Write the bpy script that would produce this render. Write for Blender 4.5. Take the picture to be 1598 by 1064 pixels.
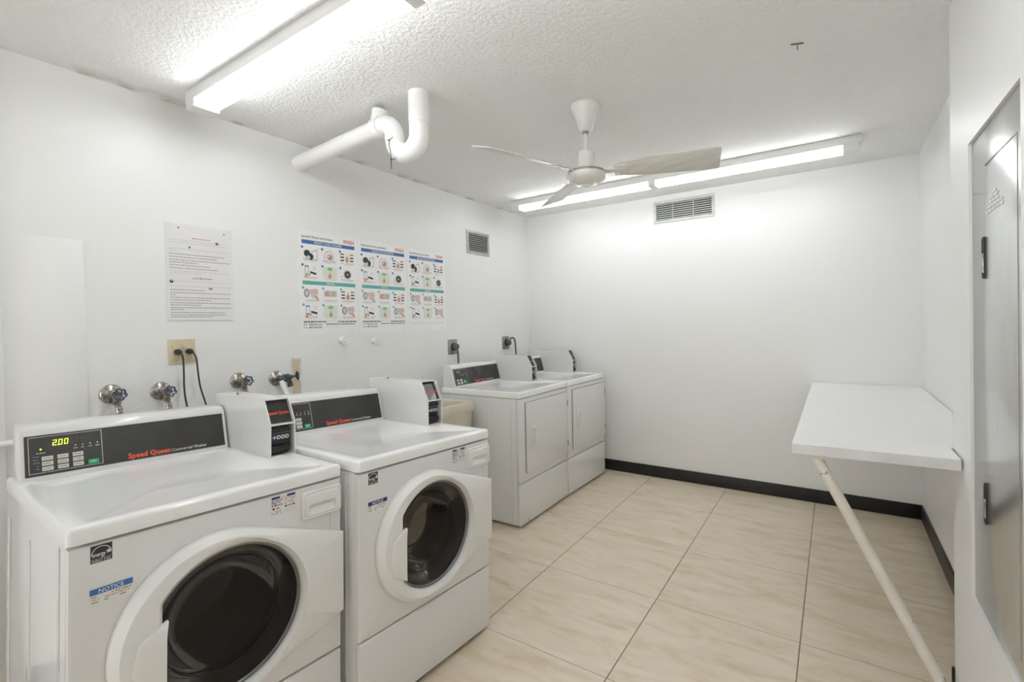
import bpy, bmesh, math, random
from mathutils import Vector, Matrix
random.seed(7)
PI = math.pi
for o in list(bpy.data.objects): bpy.data.objects.remove(o)
SC = bpy.context.scene
COL = SC.collection

# ------------------------------------------------------------------ camera
YAW, PITCH, ROLL = 0.580739, -0.013029, -0.021035
FPX, PPX, PPY = 740.2547, 816.7461, 515.0436
CAM = Vector((2.602139, 0.646654, 1.363484))
def cam_axes():
    cy, sy, cp, sp = math.cos(YAW), math.sin(YAW), math.cos(PITCH), math.sin(PITCH)
    f = Vector((-sy*cp, cy*cp, sp)); r = Vector((cy, sy, 0)); u = r.cross(f)
    c, s = math.cos(ROLL), math.sin(ROLL)
    return c*r + s*u, -s*r + c*u, f
r_, u_, f_ = cam_axes()
cd = bpy.data.cameras.new('camera'); cam = bpy.data.objects.new('camera', cd); COL.objects.link(cam)
M = Matrix((r_, u_, -f_)).transposed().to_4x4(); M.translation = CAM
cam.matrix_world = M
cd.sensor_width = 36; cd.lens = 36*FPX/1598
cd.shift_x = -(PPX-799)/1598; cd.shift_y = -(532-PPY)/1598
cd.clip_start = 0.02
SC.camera = cam

# ------------------------------------------------------------------ world, exposure, sizes
SC.view_settings.view_transform = 'Standard'; SC.view_settings.look = 'None'
SC.view_settings.exposure = 0.60; SC.view_settings.gamma = 1.0
SC.cycles.use_denoising = True
SC.cycles.max_bounces = 12; SC.cycles.diffuse_bounces = 8; SC.cycles.sample_clamp_indirect = 8
w = bpy.data.worlds.new('world'); SC.world = w; w.use_nodes = True
w.node_tree.nodes['Background'].inputs[0].default_value = (0.95, 0.98, 1.0, 1)
w.node_tree.nodes['Background'].inputs[1].default_value = 2.6
TUBE_POWER = 10.8
W, D, H = 3.083, 4.7326, 2.4385         # room: x to the right wall, y to the back wall, z up
YF = -1.9                                # wall behind the camera
JX, JY = 2.95, 2.885                     # near part of the right wall stands further in

# ------------------------------------------------------------------ materials
MATS = {}
def mat(name, col, rough=0.5, metal=0.0, coat=0.0, spec=0.5, emit=None, es=0.0):
    m = bpy.data.materials.new(name); m.use_nodes = True
    b = m.node_tree.nodes['Principled BSDF']
    b.inputs['Base Color'].default_value = (*col, 1); b.inputs['Roughness'].default_value = rough
    b.inputs['Metallic'].default_value = metal; b.inputs['Coat Weight'].default_value = coat
    b.inputs['Coat Roughness'].default_value = 0.035
    b.inputs['Specular IOR Level'].default_value = spec
    if emit: b.inputs['Emission Color'].default_value = (*emit, 1); b.inputs['Emission Strength'].default_value = es
    MATS[name] = m; return m
def nd(m, t, **kw):
    n = m.node_tree.nodes.new(t)
    for k, v in kw.items(): setattr(n, k, v)
    return n
def ln(m, a, b): m.node_tree.links.new(a, b)
def bsdf(m): return m.node_tree.nodes['Principled BSDF']
def add_bump(m, scale, strength, dist=0.01, kind='noise', detail=4, coords='Object', ramp=None, rough=0.6):
    tc = nd(m, 'ShaderNodeTexCoord')
    if kind == 'noise':
        t = nd(m, 'ShaderNodeTexNoise'); t.inputs['Scale'].default_value = scale; t.inputs['Detail'].default_value = detail
        t.inputs['Roughness'].default_value = rough; out = t.outputs['Fac']
    else:
        t = nd(m, 'ShaderNodeTexVoronoi'); t.inputs['Scale'].default_value = scale; out = t.outputs['Distance']
    ln(m, tc.outputs[coords], t.inputs['Vector'])
    if ramp:
        r = nd(m, 'ShaderNodeValToRGB'); r.color_ramp.elements[0].position, r.color_ramp.elements[1].position = ramp
        ln(m, out, r.inputs[0]); out = r.outputs[0]
    b = nd(m, 'ShaderNodeBump'); b.inputs['Strength'].default_value = strength; b.inputs['Distance'].default_value = dist
    ln(m, out, b.inputs['Height']); ln(m, b.outputs[0], bsdf(m).inputs['Normal'])
    return t
def vary(m, c1, c2, scale, detail=4, lo=0.35, hi=0.65, coords='Object', stretch=None):
    tc = nd(m, 'ShaderNodeTexCoord'); t = nd(m, 'ShaderNodeTexNoise')
    t.inputs['Scale'].default_value = scale; t.inputs['Detail'].default_value = detail
    v = tc.outputs[coords]
    if stretch:
        mp = nd(m, 'ShaderNodeMapping'); mp.inputs['Scale'].default_value = stretch
        ln(m, v, mp.inputs[0]); v = mp.outputs[0]
    ln(m, v, t.inputs['Vector'])
    r = nd(m, 'ShaderNodeValToRGB'); e = r.color_ramp.elements
    e[0].position, e[1].position = lo, hi; e[0].color = (*c1, 1); e[1].color = (*c2, 1)
    ln(m, t.outputs['Fac'], r.inputs[0]); ln(m, r.outputs[0], bsdf(m).inputs['Base Color'])
    return r

paint = mat('wall_paint', (0.835, 0.835, 0.83), 0.42); add_bump(paint, 9, 0.12, 0.01, detail=6)
# left wall: paint with a bare brownish plaster patch and patched roughness near the valves
lw = mat('left_wall_paint', (0.835, 0.835, 0.83), 0.42)
tcw = nd(lw, 'ShaderNodeTexCoord'); sep = nd(lw, 'ShaderNodeSeparateXYZ'); ln(lw, tcw.outputs['Object'], sep.inputs[0])
def math_(m, op, a, b=None, c=None):
    n = nd(m, 'ShaderNodeMath', operation=op)
    for i, v in enumerate((a, b, c)):
        if v is None: continue
        if isinstance(v, (int, float)): n.inputs[i].default_value = v
        else: ln(m, v, n.inputs[i])
    return n.outputs[0]
nz = nd(lw, 'ShaderNodeTexNoise'); nz.inputs['Scale'].default_value = 22; nz.inputs['Detail'].default_value = 5
ln(lw, tcw.outputs['Object'], nz.inputs['Vector'])
def boxmask(m, sy, sz, y0, y1, z0, z1, wob, soft):
    def edge(v, c, h):
        d = math_(m, 'ABSOLUTE', math_(m, 'SUBTRACT', v, c))
        d = math_(m, 'ADD', d, math_(m, 'MULTIPLY', math_(m, 'SUBTRACT', nz.outputs['Fac'], 0.5), wob))
        n = nd(m, 'ShaderNodeMapRange'); n.clamp = True
        ln(m, d, n.inputs['Value']); n.inputs['From Min'].default_value = h; n.inputs['From Max'].default_value = h-soft
        return n.outputs[0]
    return math_(m, 'MULTIPLY', edge(sy, (y0+y1)/2, (y1-y0)/2), edge(sz, (z0+z1)/2, (z1-z0)/2))
stain = boxmask(lw, sep.outputs[1], sep.outputs[2], 2.18, 2.245, 0.6, 1.20, 0.03, 0.012)
mx = nd(lw, 'ShaderNodeMix', data_type='RGBA'); mx.inputs[6].default_value = (0.835, 0.835, 0.83, 1); mx.inputs[7].default_value = (0.60, 0.50, 0.36, 1)
ln(lw, math_(lw, 'MULTIPLY', stain, 0.85), mx.inputs[0]); ln(lw, mx.outputs[2], bsdf(lw).inputs['Base Color'])
rough_area = boxmask(lw, sep.outputs[1], sep.outputs[2], 1.28, 1.75, 0.9, 1.24, 0.2, 0.08)
nz2 = nd(lw, 'ShaderNodeTexNoise'); nz2.inputs['Scale'].default_value = 18; nz2.inputs['Detail'].default_value = 3; nz2.inputs['Distortion'].default_value = 1.2
ln(lw, tcw.outputs['Object'], nz2.inputs['Vector'])
hgt = math_(lw, 'ADD', math_(lw, 'MULTIPLY', nz2.outputs['Fac'], math_(lw, 'ADD', math_(lw, 'MULTIPLY', rough_area, 1.0), 0.06)), math_(lw, 'MULTIPLY', stain, -0.3))
bp = nd(lw, 'ShaderNodeBump'); bp.inputs['Strength'].default_value = 0.5; bp.inputs['Distance'].default_value = 0.008
ln(lw, hgt, bp.inputs['Height']); ln(lw, bp.outputs[0], bsdf(lw).inputs['Normal'])

# popcorn ceiling with brownish marks of its own along the left wall
ce = mat('popcorn_ceiling', (0.80, 0.79, 0.76), 0.9, spec=0.2)
tc = nd(ce, 'ShaderNodeTexCoord')
n1 = nd(ce, 'ShaderNodeTexNoise'); n1.inputs['Scale'].default_value = 62; n1.inputs['Detail'].default_value = 5; n1.inputs['Roughness'].default_value = 0.62
ln(ce, tc.outputs['Object'], n1.inputs['Vector'])
rr = nd(ce, 'ShaderNodeValToRGB'); rr.color_ramp.elements[0].position = 0.40; rr.color_ramp.elements[1].position = 0.66
ln(ce, n1.outputs['Fac'], rr.inputs[0])
bb = nd(ce, 'ShaderNodeBump'); bb.inputs['Strength'].default_value = 0.6; bb.inputs['Distance'].default_value = 0.010
ln(ce, rr.outputs[0], bb.inputs['Height']); ln(ce, bb.outputs[0], bsdf(ce).inputs['Normal'])
sp = nd(ce, 'ShaderNodeSeparateXYZ'); ln(ce, tc.outputs['Object'], sp.inputs[0])
n2 = nd(ce, 'ShaderNodeTexNoise'); n2.inputs['Scale'].default_value = 7; n2.inputs['Detail'].default_value = 6
ln(ce, tc.outputs['Object'], n2.inputs['Vector'])
near = nd(ce, 'ShaderNodeMapRange'); near.clamp = True; ln(ce, sp.outputs[0], near.inputs['Value'])
near.inputs['From Min'].default_value = 0.10; near.inputs['From Max'].default_value = 0.0
blot = nd(ce, 'ShaderNodeMapRange'); blot.clamp = True; ln(ce, n2.outputs['Fac'], blot.inputs['Value'])
blot.inputs['From Min'].default_value = 0.50; blot.inputs['From Max'].default_value = 0.62
mk = math_(ce, 'MULTIPLY', math_(ce, 'MULTIPLY', near.outputs[0], blot.outputs[0]), 0.5)
mc = nd(ce, 'ShaderNodeMix', data_type='RGBA'); mc.inputs[6].default_value = (0.93, 0.925, 0.91, 1); mc.inputs[7].default_value = (0.42, 0.36, 0.26, 1)
ln(ce, mk, mc.inputs[0]); ln(ce, mc.outputs[2], bsdf(ce).inputs['Base Color'])

# floor tiles, 0.61 m, thin dark grout
TX, TY, TS = 1.2473, 4.1405, 0.61
fl = mat('floor_tile', (0.6, 0.5, 0.4), 0.28)
tc = nd(fl, 'ShaderNodeTexCoord'); sp = nd(fl, 'ShaderNodeSeparateXYZ'); ln(fl, tc.outputs['Object'], sp.inputs[0])
ux = math_(fl, 'DIVIDE', math_(fl, 'SUBTRACT', sp.outputs[0], TX), TS); uy = math_(fl, 'DIVIDE', math_(fl, 'SUBTRACT', sp.outputs[1], TY), TS)
def gline(u, hw):
    f = math_(fl, 'FRACT', math_(fl, 'ADD', u, 0.5)); d = math_(fl, 'ABSOLUTE', math_(fl, 'SUBTRACT', f, 0.5))
    n = nd(fl, 'ShaderNodeMapRange'); n.clamp = True; ln(fl, d, n.inputs['Value'])
    n.inputs['From Min'].default_value = hw; n.inputs['From Max'].default_value = hw*0.5
    return n.outputs[0]
gx = gline(ux, 0.0042); gy = math_(fl, 'MULTIPLY', gline(uy, 0.0032), 0.75); g = math_(fl, 'MAXIMUM', gx, gy)
cell = nd(fl, 'ShaderNodeCombineXYZ'); ln(fl, math_(fl, 'FLOOR', ux), cell.inputs[0]); ln(fl, math_(fl, 'FLOOR', uy), cell.inputs[1])
wn = nd(fl, 'ShaderNodeTexWhiteNoise'); ln(fl, cell.outputs[0], wn.inputs['Vector'])
vm = nd(fl, 'ShaderNodeVectorMath', operation='ADD'); sc2 = nd(fl, 'ShaderNodeVectorMath', operation='SCALE'); sc2.inputs['Scale'].default_value = 9
ln(fl, wn.outputs['Color'], sc2.inputs[0]); ln(fl, tc.outputs['Object'], vm.inputs[0]); ln(fl, sc2.outputs[0], vm.inputs[1])
mp = nd(fl, 'ShaderNodeMapping'); mp.inputs['Scale'].default_value = (1.0, 3.6, 1); ln(fl, vm.outputs[0], mp.inputs[0])
t1 = nd(fl, 'ShaderNodeTexNoise'); t1.inputs['Scale'].default_value = 3.8; t1.inputs['Detail'].default_value = 10; t1.inputs['Roughness'].default_value = 0.62; t1.inputs['Distortion'].default_value = 0.7
ln(fl, mp.outputs[0], t1.inputs['Vector'])
rp = nd(fl, 'ShaderNodeValToRGB'); e = rp.color_ramp.elements
e[0].position = 0.26; e[0].color = (0.60, 0.475, 0.335, 1); e[1].position = 0.70; e[1].color = (0.78, 0.70, 0.58, 1)
em = e.new(0.48); em.color = (0.72, 0.62, 0.485, 1)
ln(fl, t1.outputs['Fac'], rp.inputs[0])
mg = nd(fl, 'ShaderNodeMix', data_type='RGBA'); mg.inputs[7].default_value = (0.11, 0.085, 0.055, 1)
ln(fl, rp.outputs[0], mg.inputs[6]); ln(fl, g, mg.inputs[0]); ln(fl, mg.outputs[2], bsdf(fl).inputs['Base Color'])
bg = nd(fl, 'ShaderNodeBump'); bg.inputs['Strength'].default_value = 0.35; bg.inputs['Distance'].default_value = 0.002; bg.invert = True
ln(fl, g, bg.inputs['Height']); ln(fl, bg.outputs[0], bsdf(fl).inputs['Normal'])

enamel = mat('white_enamel', (0.73, 0.73, 0.72), 0.10); add_bump(enamel, 60, 0.02, 0.0006)
litenamel = mat('lit_top_enamel', (0.83, 0.83, 0.82), 0.10); add_bump(litenamel, 60, 0.02, 0.0006)  # white enamel made lighter: overhead light on the machine tops put into the colour
plastic = mat('white_plastic', (0.78, 0.78, 0.76), 0.35); add_bump(plastic, 300, 0.02, 0.001)
panelblk = mat('black_panel', (0.028, 0.027, 0.028), 0.22, coat=0.3); vary(panelblk, (0.026,0.025,0.026), (0.032,0.031,0.031), 12)
black = mat('black_plastic', (0.012, 0.012, 0.013), 0.35); vary(black, (0.010,0.010,0.011), (0.016,0.016,0.017), 30)
rubber = mat('dark_rubber', (0.03, 0.03, 0.032), 0.5); vary(rubber, (0.026,0.026,0.028), (0.04,0.04,0.042), 25)
basebd = mat('black_baseboard', (0.012, 0.011, 0.010), 0.4); vary(basebd, (0.009,0.008,0.008), (0.018,0.016,0.014), 14)
orange = mat('logo_red', (0.80, 0.10, 0.04), 0.4)
inkw = mat('ink_white', (0.75, 0.75, 0.73), 0.4)
inkg = mat('ink_grey', (0.30, 0.30, 0.30), 0.5)
inkd = mat('ink_dark', (0.035, 0.035, 0.04), 0.5)
inkb = mat('ink_blue', (0.045, 0.15, 0.42), 0.45)
inkn = mat('ink_navy', (0.02, 0.03, 0.16), 0.45)
inkt = mat('ink_teal', (0.12, 0.44, 0.40), 0.45)
inkr = mat('ink_red', (0.66, 0.14, 0.08), 0.45)
inkp = mat('ink_pink', (0.72, 0.50, 0.46), 0.5)
inko = mat('ink_brown', (0.62, 0.36, 0.20), 0.5)
inkgr = mat('ink_green', (0.30, 0.55, 0.20), 0.5)
inklg = mat('ink_pale_green', (0.72, 0.79, 0.70), 0.5)
inkpg = mat('ink_pale_grey', (0.60, 0.60, 0.60), 0.5)
paper = mat('poster_paper', (0.86, 0.86, 0.86), 0.35); vary(paper, (0.85,0.85,0.85), (0.88,0.88,0.88), 3)
plate = mat('laminated_sheet', (0.80, 0.79, 0.79), 0.22, coat=0.4); vary(plate, (0.79,0.78,0.78), (0.82,0.81,0.81), 4)
keyw = mat('key_cream', (0.62, 0.60, 0.53), 0.4)
keyg = mat('key_green', (0.01, 0.42, 0.17), 0.35)
led = mat('lit_digits', (0.2, 0.3, 0.02), 0.4, emit=(0.62, 0.85, 0.05), es=1.1)
dimled = mat('unlit_digits', (0.075, 0.055, 0.045), 0.5)
chrome = mat('worn_chrome', (0.42, 0.41, 0.38), 0.28, metal=1.0); vary(chrome, (0.22,0.20,0.17), (0.62,0.61,0.58), 60)
brass = mat('dull_brass', (0.34, 0.27, 0.20), 0.4, metal=0.8); vary(brass, (0.20,0.15,0.12), (0.45,0.38,0.30), 70)
blued = mat('blue_handwheel', (0.05, 0.09, 0.22), 0.3, metal=0.4); vary(blued, (0.02,0.03,0.07), (0.14,0.17,0.27), 50)
greenish = mat('tarnished_bronze', (0.05, 0.09, 0.10), 0.35, metal=0.5); vary(greenish, (0.02,0.028,0.03), (0.13,0.16,0.165), 60)
braid = mat('braided_hose', (0.30, 0.28, 0.25), 0.45, metal=0.5); add_bump(braid, 400, 0.6, 0.002, kind='voronoi')
pvc = mat('painted_pipe', (0.84, 0.83, 0.82), 0.30); add_bump(pvc, 14, 0.15, 0.004)
fanw = mat('fan_enamel', (0.74, 0.74, 0.71), 0.25, coat=0.3); vary(fanw, (0.71,0.71,0.68), (0.76,0.76,0.73), 6)
bladem = mat('fan_blade', (0.66, 0.65, 0.61), 0.35); vary(bladem, (0.60,0.59,0.55), (0.70,0.69,0.65), 5, stretch=(1,6,1))
fixture = mat('fixture_enamel', (0.80, 0.80, 0.78), 0.35); vary(fixture, (0.77,0.77,0.75), (0.82,0.82,0.80), 5)
tube = mat('lit_tube', (0.9, 0.9, 0.9), 0.3, emit=(0.94, 0.975, 1.0), es=TUBE_POWER)
tube_dim = mat('lit_dim_tube', (0.9, 0.9, 0.9), 0.3, emit=(0.94, 0.975, 1.0), es=TUBE_POWER*0.85)  # same tube at lower power, to keep the back wall from blowing out
ventm = mat('grille_metal', (0.62, 0.62, 0.60), 0.4, metal=0.2); vary(ventm, (0.58,0.58,0.56), (0.65,0.65,0.63), 20)
ventg = mat('grey_grille', (0.46, 0.46, 0.43), 0.4, metal=0.3); vary(ventg, (0.42,0.42,0.39), (0.50,0.50,0.47), 20)
dark = mat('duct_dark', (0.012, 0.012, 0.012), 0.8)
ivory = mat('ivory_plate', (0.63, 0.54, 0.37), 0.4); vary(ivory, (0.60,0.51,0.34), (0.66,0.57,0.40), 20)
steelp = mat('steel_plate', (0.36, 0.35, 0.32), 0.4, metal=0.6); vary(steelp, (0.32,0.31,0.28), (0.40,0.39,0.36), 30)
greycord = mat('grey_cord', (0.09, 0.09, 0.085), 0.5); vary(greycord, (0.08,0.08,0.075), (0.11,0.11,0.10), 30)
tabm = mat('white_laminate', (0.84, 0.84, 0.83), 0.40); vary(tabm, (0.83,0.83,0.82), (0.85,0.85,0.84), 3)
tabe = mat('laminate_edge', (0.72, 0.715, 0.70), 0.5); vary(tabe, (0.68,0.675,0.66), (0.75,0.745,0.73), 9)
bracem = mat('chipped_painted_pipe', (0.66, 0.65, 0.60), 0.4)
vr = vary(bracem, (0.33, 0.34, 0.32), (0.76, 0.74, 0.69), 24, 8, 0.33, 0.36); vr.color_ramp.elements.new(0.50).color = (0.74, 0.70, 0.62, 1)
beige = mat('beige_plastic', (0.60, 0.55, 0.45), 0.45); vary(beige, (0.57,0.52,0.42), (0.63,0.58,0.48), 8)
drumm = mat('drum_steel', (0.34, 0.33, 0.31), 0.45, metal=0.5); add_bump(drumm, 90, 0.5, 0.003, kind='voronoi')
brushed = mat('brushed_steel', (0.60, 0.61, 0.60), 0.20, metal=0.85)
vary(brushed, (0.54, 0.55, 0.54), (0.66, 0.67, 0.66), 5, 6, 0.3, 0.7, stretch=(30, 30, 1))
gold = mat('pale_text', (0.82, 0.82, 0.80), 0.4)
# dark tinted door glass: thin, mostly reflecting and darkening
gl = bpy.data.materials.new('tinted_glass'); gl.use_nodes = True; MATS['tinted_glass'] = gl
gl.node_tree.nodes.remove(gl.node_tree.nodes['Principled BSDF']); go = gl.node_tree.nodes['Material Output']
tr = nd(gl, 'ShaderNodeBsdfTransparent'); tr.inputs[0].default_value = (0.30, 0.29, 0.28, 1)
gs = nd(gl, 'ShaderNodeBsdfGlossy'); gs.inputs['Roughness'].default_value = 0.03; gs.inputs[0].default_value = (0.9, 0.9, 0.9, 1)
fr = nd(gl, 'ShaderNodeFresnel'); fr.inputs[0].default_value = 1.5
ms = nd(gl, 'ShaderNodeMixShader'); ln(gl, math_(gl, 'MULTIPLY', fr.outputs[0], 0.55), ms.inputs[0]); ln(gl, tr.outputs[0], ms.inputs[1]); ln(gl, gs.outputs[0], ms.inputs[2]); ln(gl, ms.outputs[0], go.inputs[0])
glass = gl
wing = gl.copy(); wing.name = 'smoked_window'
for n_ in wing.node_tree.nodes:
    if n_.type == 'BSDF_TRANSPARENT': n_.inputs[0].default_value = (0.52, 0.51, 0.49, 1)
    if n_.type == 'FRESNEL': n_.inputs[0].default_value = 1.45
for n_ in gl.node_tree.nodes:
    if n_.type == 'BSDF_TRANSPARENT': n_.inputs[0].default_value = (0.8, 0.8, 0.8, 1)
bezelm = mat('bezel_grey', (0.30, 0.30, 0.295), 0.25, metal=0.4)

# ------------------------------------------------------------------ mesh helpers
class MB:
    def __init__(s): s.bm = bmesh.new(); s.mats = []
    def mi(s, m):
        if m is None: return 0
        if m not in s.mats: s.mats.append(m)
        return s.mats.index(m)
    def poly(s, pts, m=None):
        f = s.bm.faces.new([s.bm.verts.new(p) for p in pts]); f.material_index = s.mi(m); return f
    def box(s, x0, x1, y0, y1, z0, z1, m=None, bev=0.0, seg=2, T=None):
        b = bmesh.new()
        v = [b.verts.new((x, y, z)) for x in (x0, x1) for y in (y0, y1) for z in (z0, z1)]
        for q in ((0,1,3,2),(4,6,7,5),(0,4,5,1),(2,3,7,6),(0,2,6,4),(1,5,7,3)): b.faces.new([v[i] for i in q])
        if bev: bmesh.ops.bevel(b, geom=list(b.edges), offset=bev, segments=seg, profile=0.5, affect='EDGES')
        s.merge(b, m, T); return s
    def merge(s, b, m=None, T=None):
        if T is not None: b.transform(T)
        i = s.mi(m); mp = {}
        for v in b.verts: mp[v] = s.bm.verts.new(v.co)
        for f in b.faces:
            try: g = s.bm.faces.new([mp[v] for v in f.verts]); g.material_index = i
            except ValueError: pass
        b.free()
    def loft(s, loops, m=None, closed=True, cap0=False, cap1=False):
        i = s.mi(m); R = [[s.bm.verts.new(p) for p in L] for L in loops]; n = len(R[0])
        for a, b in zip(R, R[1:]):
            for k in range(n if closed else n-1):
                q = (k+1) % n
                try: f = s.bm.faces.new((a[k], a[q], b[q], b[k])); f.material_index = i
                except ValueError: pass
        if cap0: s.bm.faces.new(list(reversed(R[0]))).material_index = i
        if cap1: s.bm.faces.new(R[-1]).material_index = i
        return s
    def prism(s, prof, ext, m=None, bev=0.0):
        """prof: list of 3D points of a planar outline, ext: vector"""
        b = bmesh.new(); e = Vector(ext)
        A = [b.verts.new(p) for p in prof]; B = [b.verts.new(Vector(p)+e) for p in prof]; n = len(A)
        b.faces.new(A); b.faces.new(list(reversed(B)))
        for k in range(n): b.faces.new((A[(k+1) % n], A[k], B[k], B[(k+1) % n]))
        if bev: bmesh.ops.bevel(b, geom=list(b.edges), offset=bev, segments=2, profile=0.5, affect='EDGES')
        s.merge(b, m); return s
    def tube(s, pts, r, m=None, n=14, cap=True):
        P = [Vector(p) for p in pts]; rr = r if isinstance(r, (list, tuple)) else [r]*len(P)
        loops = []; up = None
        for i, p in enumerate(P):
            t = (P[min(i+1, len(P)-1)] - P[max(i-1, 0)])
            if t.length < 1e-9: t = Vector((0, 0, 1))
            t.normalize()
            if up is None: up = t.orthogonal().normalized()
            up = (up - t*up.dot(t)); up = up.normalized() if up.length > 1e-6 else t.orthogonal().normalized()
            sd = t.cross(up)
            loops.append([p + rr[i]*(math.cos(2*PI*k/n)*up + math.sin(2*PI*k/n)*sd) for k in range(n)])
        return s.loft(loops, m, cap0=cap, cap1=cap)
    def lathe(s, c, axis, prof, m=None, n=32, cap0=True, cap1=True):
        """prof: (distance along axis, radius)"""
        a = Vector(axis).normalized(); u = a.orthogonal().normalized(); v = a.cross(u); c = Vector(c)
        return s.loft([[c + a*d + max(r, 1e-4)*(math.cos(2*PI*k/n)*u + math.sin(2*PI*k/n)*v) for k in range(n)] for d, r in prof], m, cap0=cap0, cap1=cap1)
    def sphere(s, c, r, m=None, n=12):
        b = bmesh.new(); bmesh.ops.create_uvsphere(b, u_segments=n, v_segments=n//2+2, radius=r)
        s.merge(b, m, Matrix.Translation(c)); return s
    def text(s, txt, org, xd, yd, size, m=None, bold=0.0, width=None, shear=0.0):
        cu = bpy.data.curves.new('t', 'FONT'); cu.body = txt; cu.size = 1.0; cu.offset = bold; cu.resolution_u = 2; cu.shear = shear
        ob = bpy.data.objects.new('t', cu); COL.objects.link(ob)
        bpy.context.view_layer.update()
        me = bpy.data.meshes.new_from_object(ob.evaluated_get(bpy.context.evaluated_depsgraph_get()))
        bpy.data.objects.remove(ob); bpy.data.curves.remove(cu)
        b = bmesh.new(); b.from_mesh(me); bpy.data.meshes.remove(me)
        sx = size
        if width and len(b.verts):
            mxx = max(v.co.x for v in b.verts) - min(v.co.x for v in b.verts); mnx = min(v.co.x for v in b.verts)
            sx = width/mxx
            for v in b.verts: v.co.x -= mnx
        xd, yd, o = Vector(xd), Vector(yd), Vector(org)
        for v in b.verts: v.co = o + xd*v.co.x*sx + yd*v.co.y*size
        s.merge(b, m); return s
    def build(s, name, m=None, parent=None, smooth=35, recalc=True):
        if recalc: bmesh.ops.recalc_face_normals(s.bm, faces=list(s.bm.faces))
        if smooth:
            lim = math.radians(smooth)
            for f in s.bm.faces: f.smooth = True
            for e in s.bm.edges:
                if len(e.link_faces) == 2:
                    if e.calc_face_angle(0) > lim: e.smooth = False
                else: e.smooth = False
        me = bpy.data.meshes.new(name); s.bm.to_mesh(me); s.bm.free()
        for mm in (s.mats or [m]):
            me.materials.append(mm or m)
        o = bpy.data.objects.new(name, me); COL.objects.link(o)
        if parent: o.parent = parent
        return o
def tag(o, label, cat, group=None):
    o['label'] = label; o['category'] = cat
    if group: o['group'] = group
    return o
def struct(o): o['kind'] = 'structure'; return o
def empty(name, loc=(0, 0, 0), R=None):
    o = bpy.data.objects.new(name, None); COL.objects.link(o); o.empty_display_size = 0.1
    mm = (R or Matrix.Identity(3)).to_4x4(); mm.translation = loc; o.matrix_world = mm
    return o
class Flat:
    """draws print on a plane: u to the right, v down from the top-left corner, in metres"""
    def __init__(s, mb, org, xd, yd, off=0.0004):
        s.mb, s.o, s.x, s.y = mb, Vector(org), Vector(xd), Vector(yd); s.n = s.x.cross(s.y).normalized(); s.off = off
    def P(s, u, v, k=1): return s.o + s.x*u - s.y*v + s.n*s.off*k
    def rect(s, u0, v0, u1, v1, m, k=1): s.mb.poly([s.P(u0, v1, k), s.P(u1, v1, k), s.P(u1, v0, k), s.P(u0, v0, k)], m)
    def disc(s, u, v, r, m, k=1, n=16, ry=None):
        ry = ry or r; s.mb.poly([s.P(u+r*math.cos(2*PI*i/n), v-ry*math.sin(2*PI*i/n), k) for i in range(n)], m)
    def pol(s, pts, m, k=1): s.mb.poly([s.P(u, v, k) for u, v in pts], m)
    def text(s, t, u, v, size, m, k=2, bold=0.0, width=None): s.mb.text(t, s.P(u, v, k), s.x, s.y, size, m, bold, width)
    def words(s, u0, u1, v, h, m, k=1, fill=0.9, rnd=random):
        u = u0
        while u < u1-h:
            L = min(h*rnd.uniform(1.2, 4.5), u1-u); 
            if rnd.random() < fill: s.rect(u, v, u+L, v+h, m, k)
            u += L+h*0.7

# ------------------------------------------------------------------ the room
T = 0.12
struct(MB().box(-T, W+0.6, YF-T, D+T, -0.1, 0).build('floor', fl, smooth=0))
struct(MB().box(-T, W+0.6, YF-T, D+T, H, H+0.1).build('ceiling', ce, smooth=0))
struct(MB().box(-T, 0, YF-T, D+T, 0, H).build('wall_left', lw, smooth=0))
struct(MB().box(0, W, D, D+T, 0, H).build('wall_back', paint, smooth=0))
# wall behind the camera, with an unseen doorway added to let in fill daylight
struct(MB().box(0, 0.2, YF-T, YF, 0, H).box(1.4, W, YF-T, YF, 0, H).box(0.2, 1.4, YF-T, YF, 2.15, H).build('wall_front', paint, smooth=0))
# right wall: far part recessed, near part standing forward with an opening for the metal door
PY0, PY1, PZ0, PZ1, REC = 2.135, 2.625, 0.492, 1.885, 0.008
wr = MB()
wr.box(W, W+T, JY, D+T, 0, H)
wr.box(JX, W+T, PY1, JY, 0, H); wr.box(JX, W+T, YF-T, PY0, 0, H)
wr.box(JX, W+T, PY0, PY1, 0, PZ0); wr.box(JX, W+T, PY0, PY1, PZ1, H)
wr.box(JX+0.05, W+T, PY0, PY1, PZ0, PZ1)
struct(wr.build('wall_right', paint, smooth=0))
struct(MB().box(0.0, W, D-0.012, D, 0, 0.098, bev=0.003).build('baseboard_back', basebd))
struct(MB().box(W-0.012, W, JY+0.012, D-0.012, 0, 0.098, bev=0.003).box(JX-0.008, W-0.012, JY, JY+0.012, 0, 0.098).build('baseboard_right', basebd))
struct(MB().box(0.0, 0.012, YF, 3.0, 0, 0.098, bev=0.003).build('baseboard_left', basebd))
struct(MB().box(0.0, 0.018, 0.93, 1.058, 0.0, H, bev=0.004).build('trim_1', paint))
struct(MB().box(0.0, 0.004, 1.058, 1.297, 0.45, 1.748, bev=0.001).build('trim_2', paint))

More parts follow.
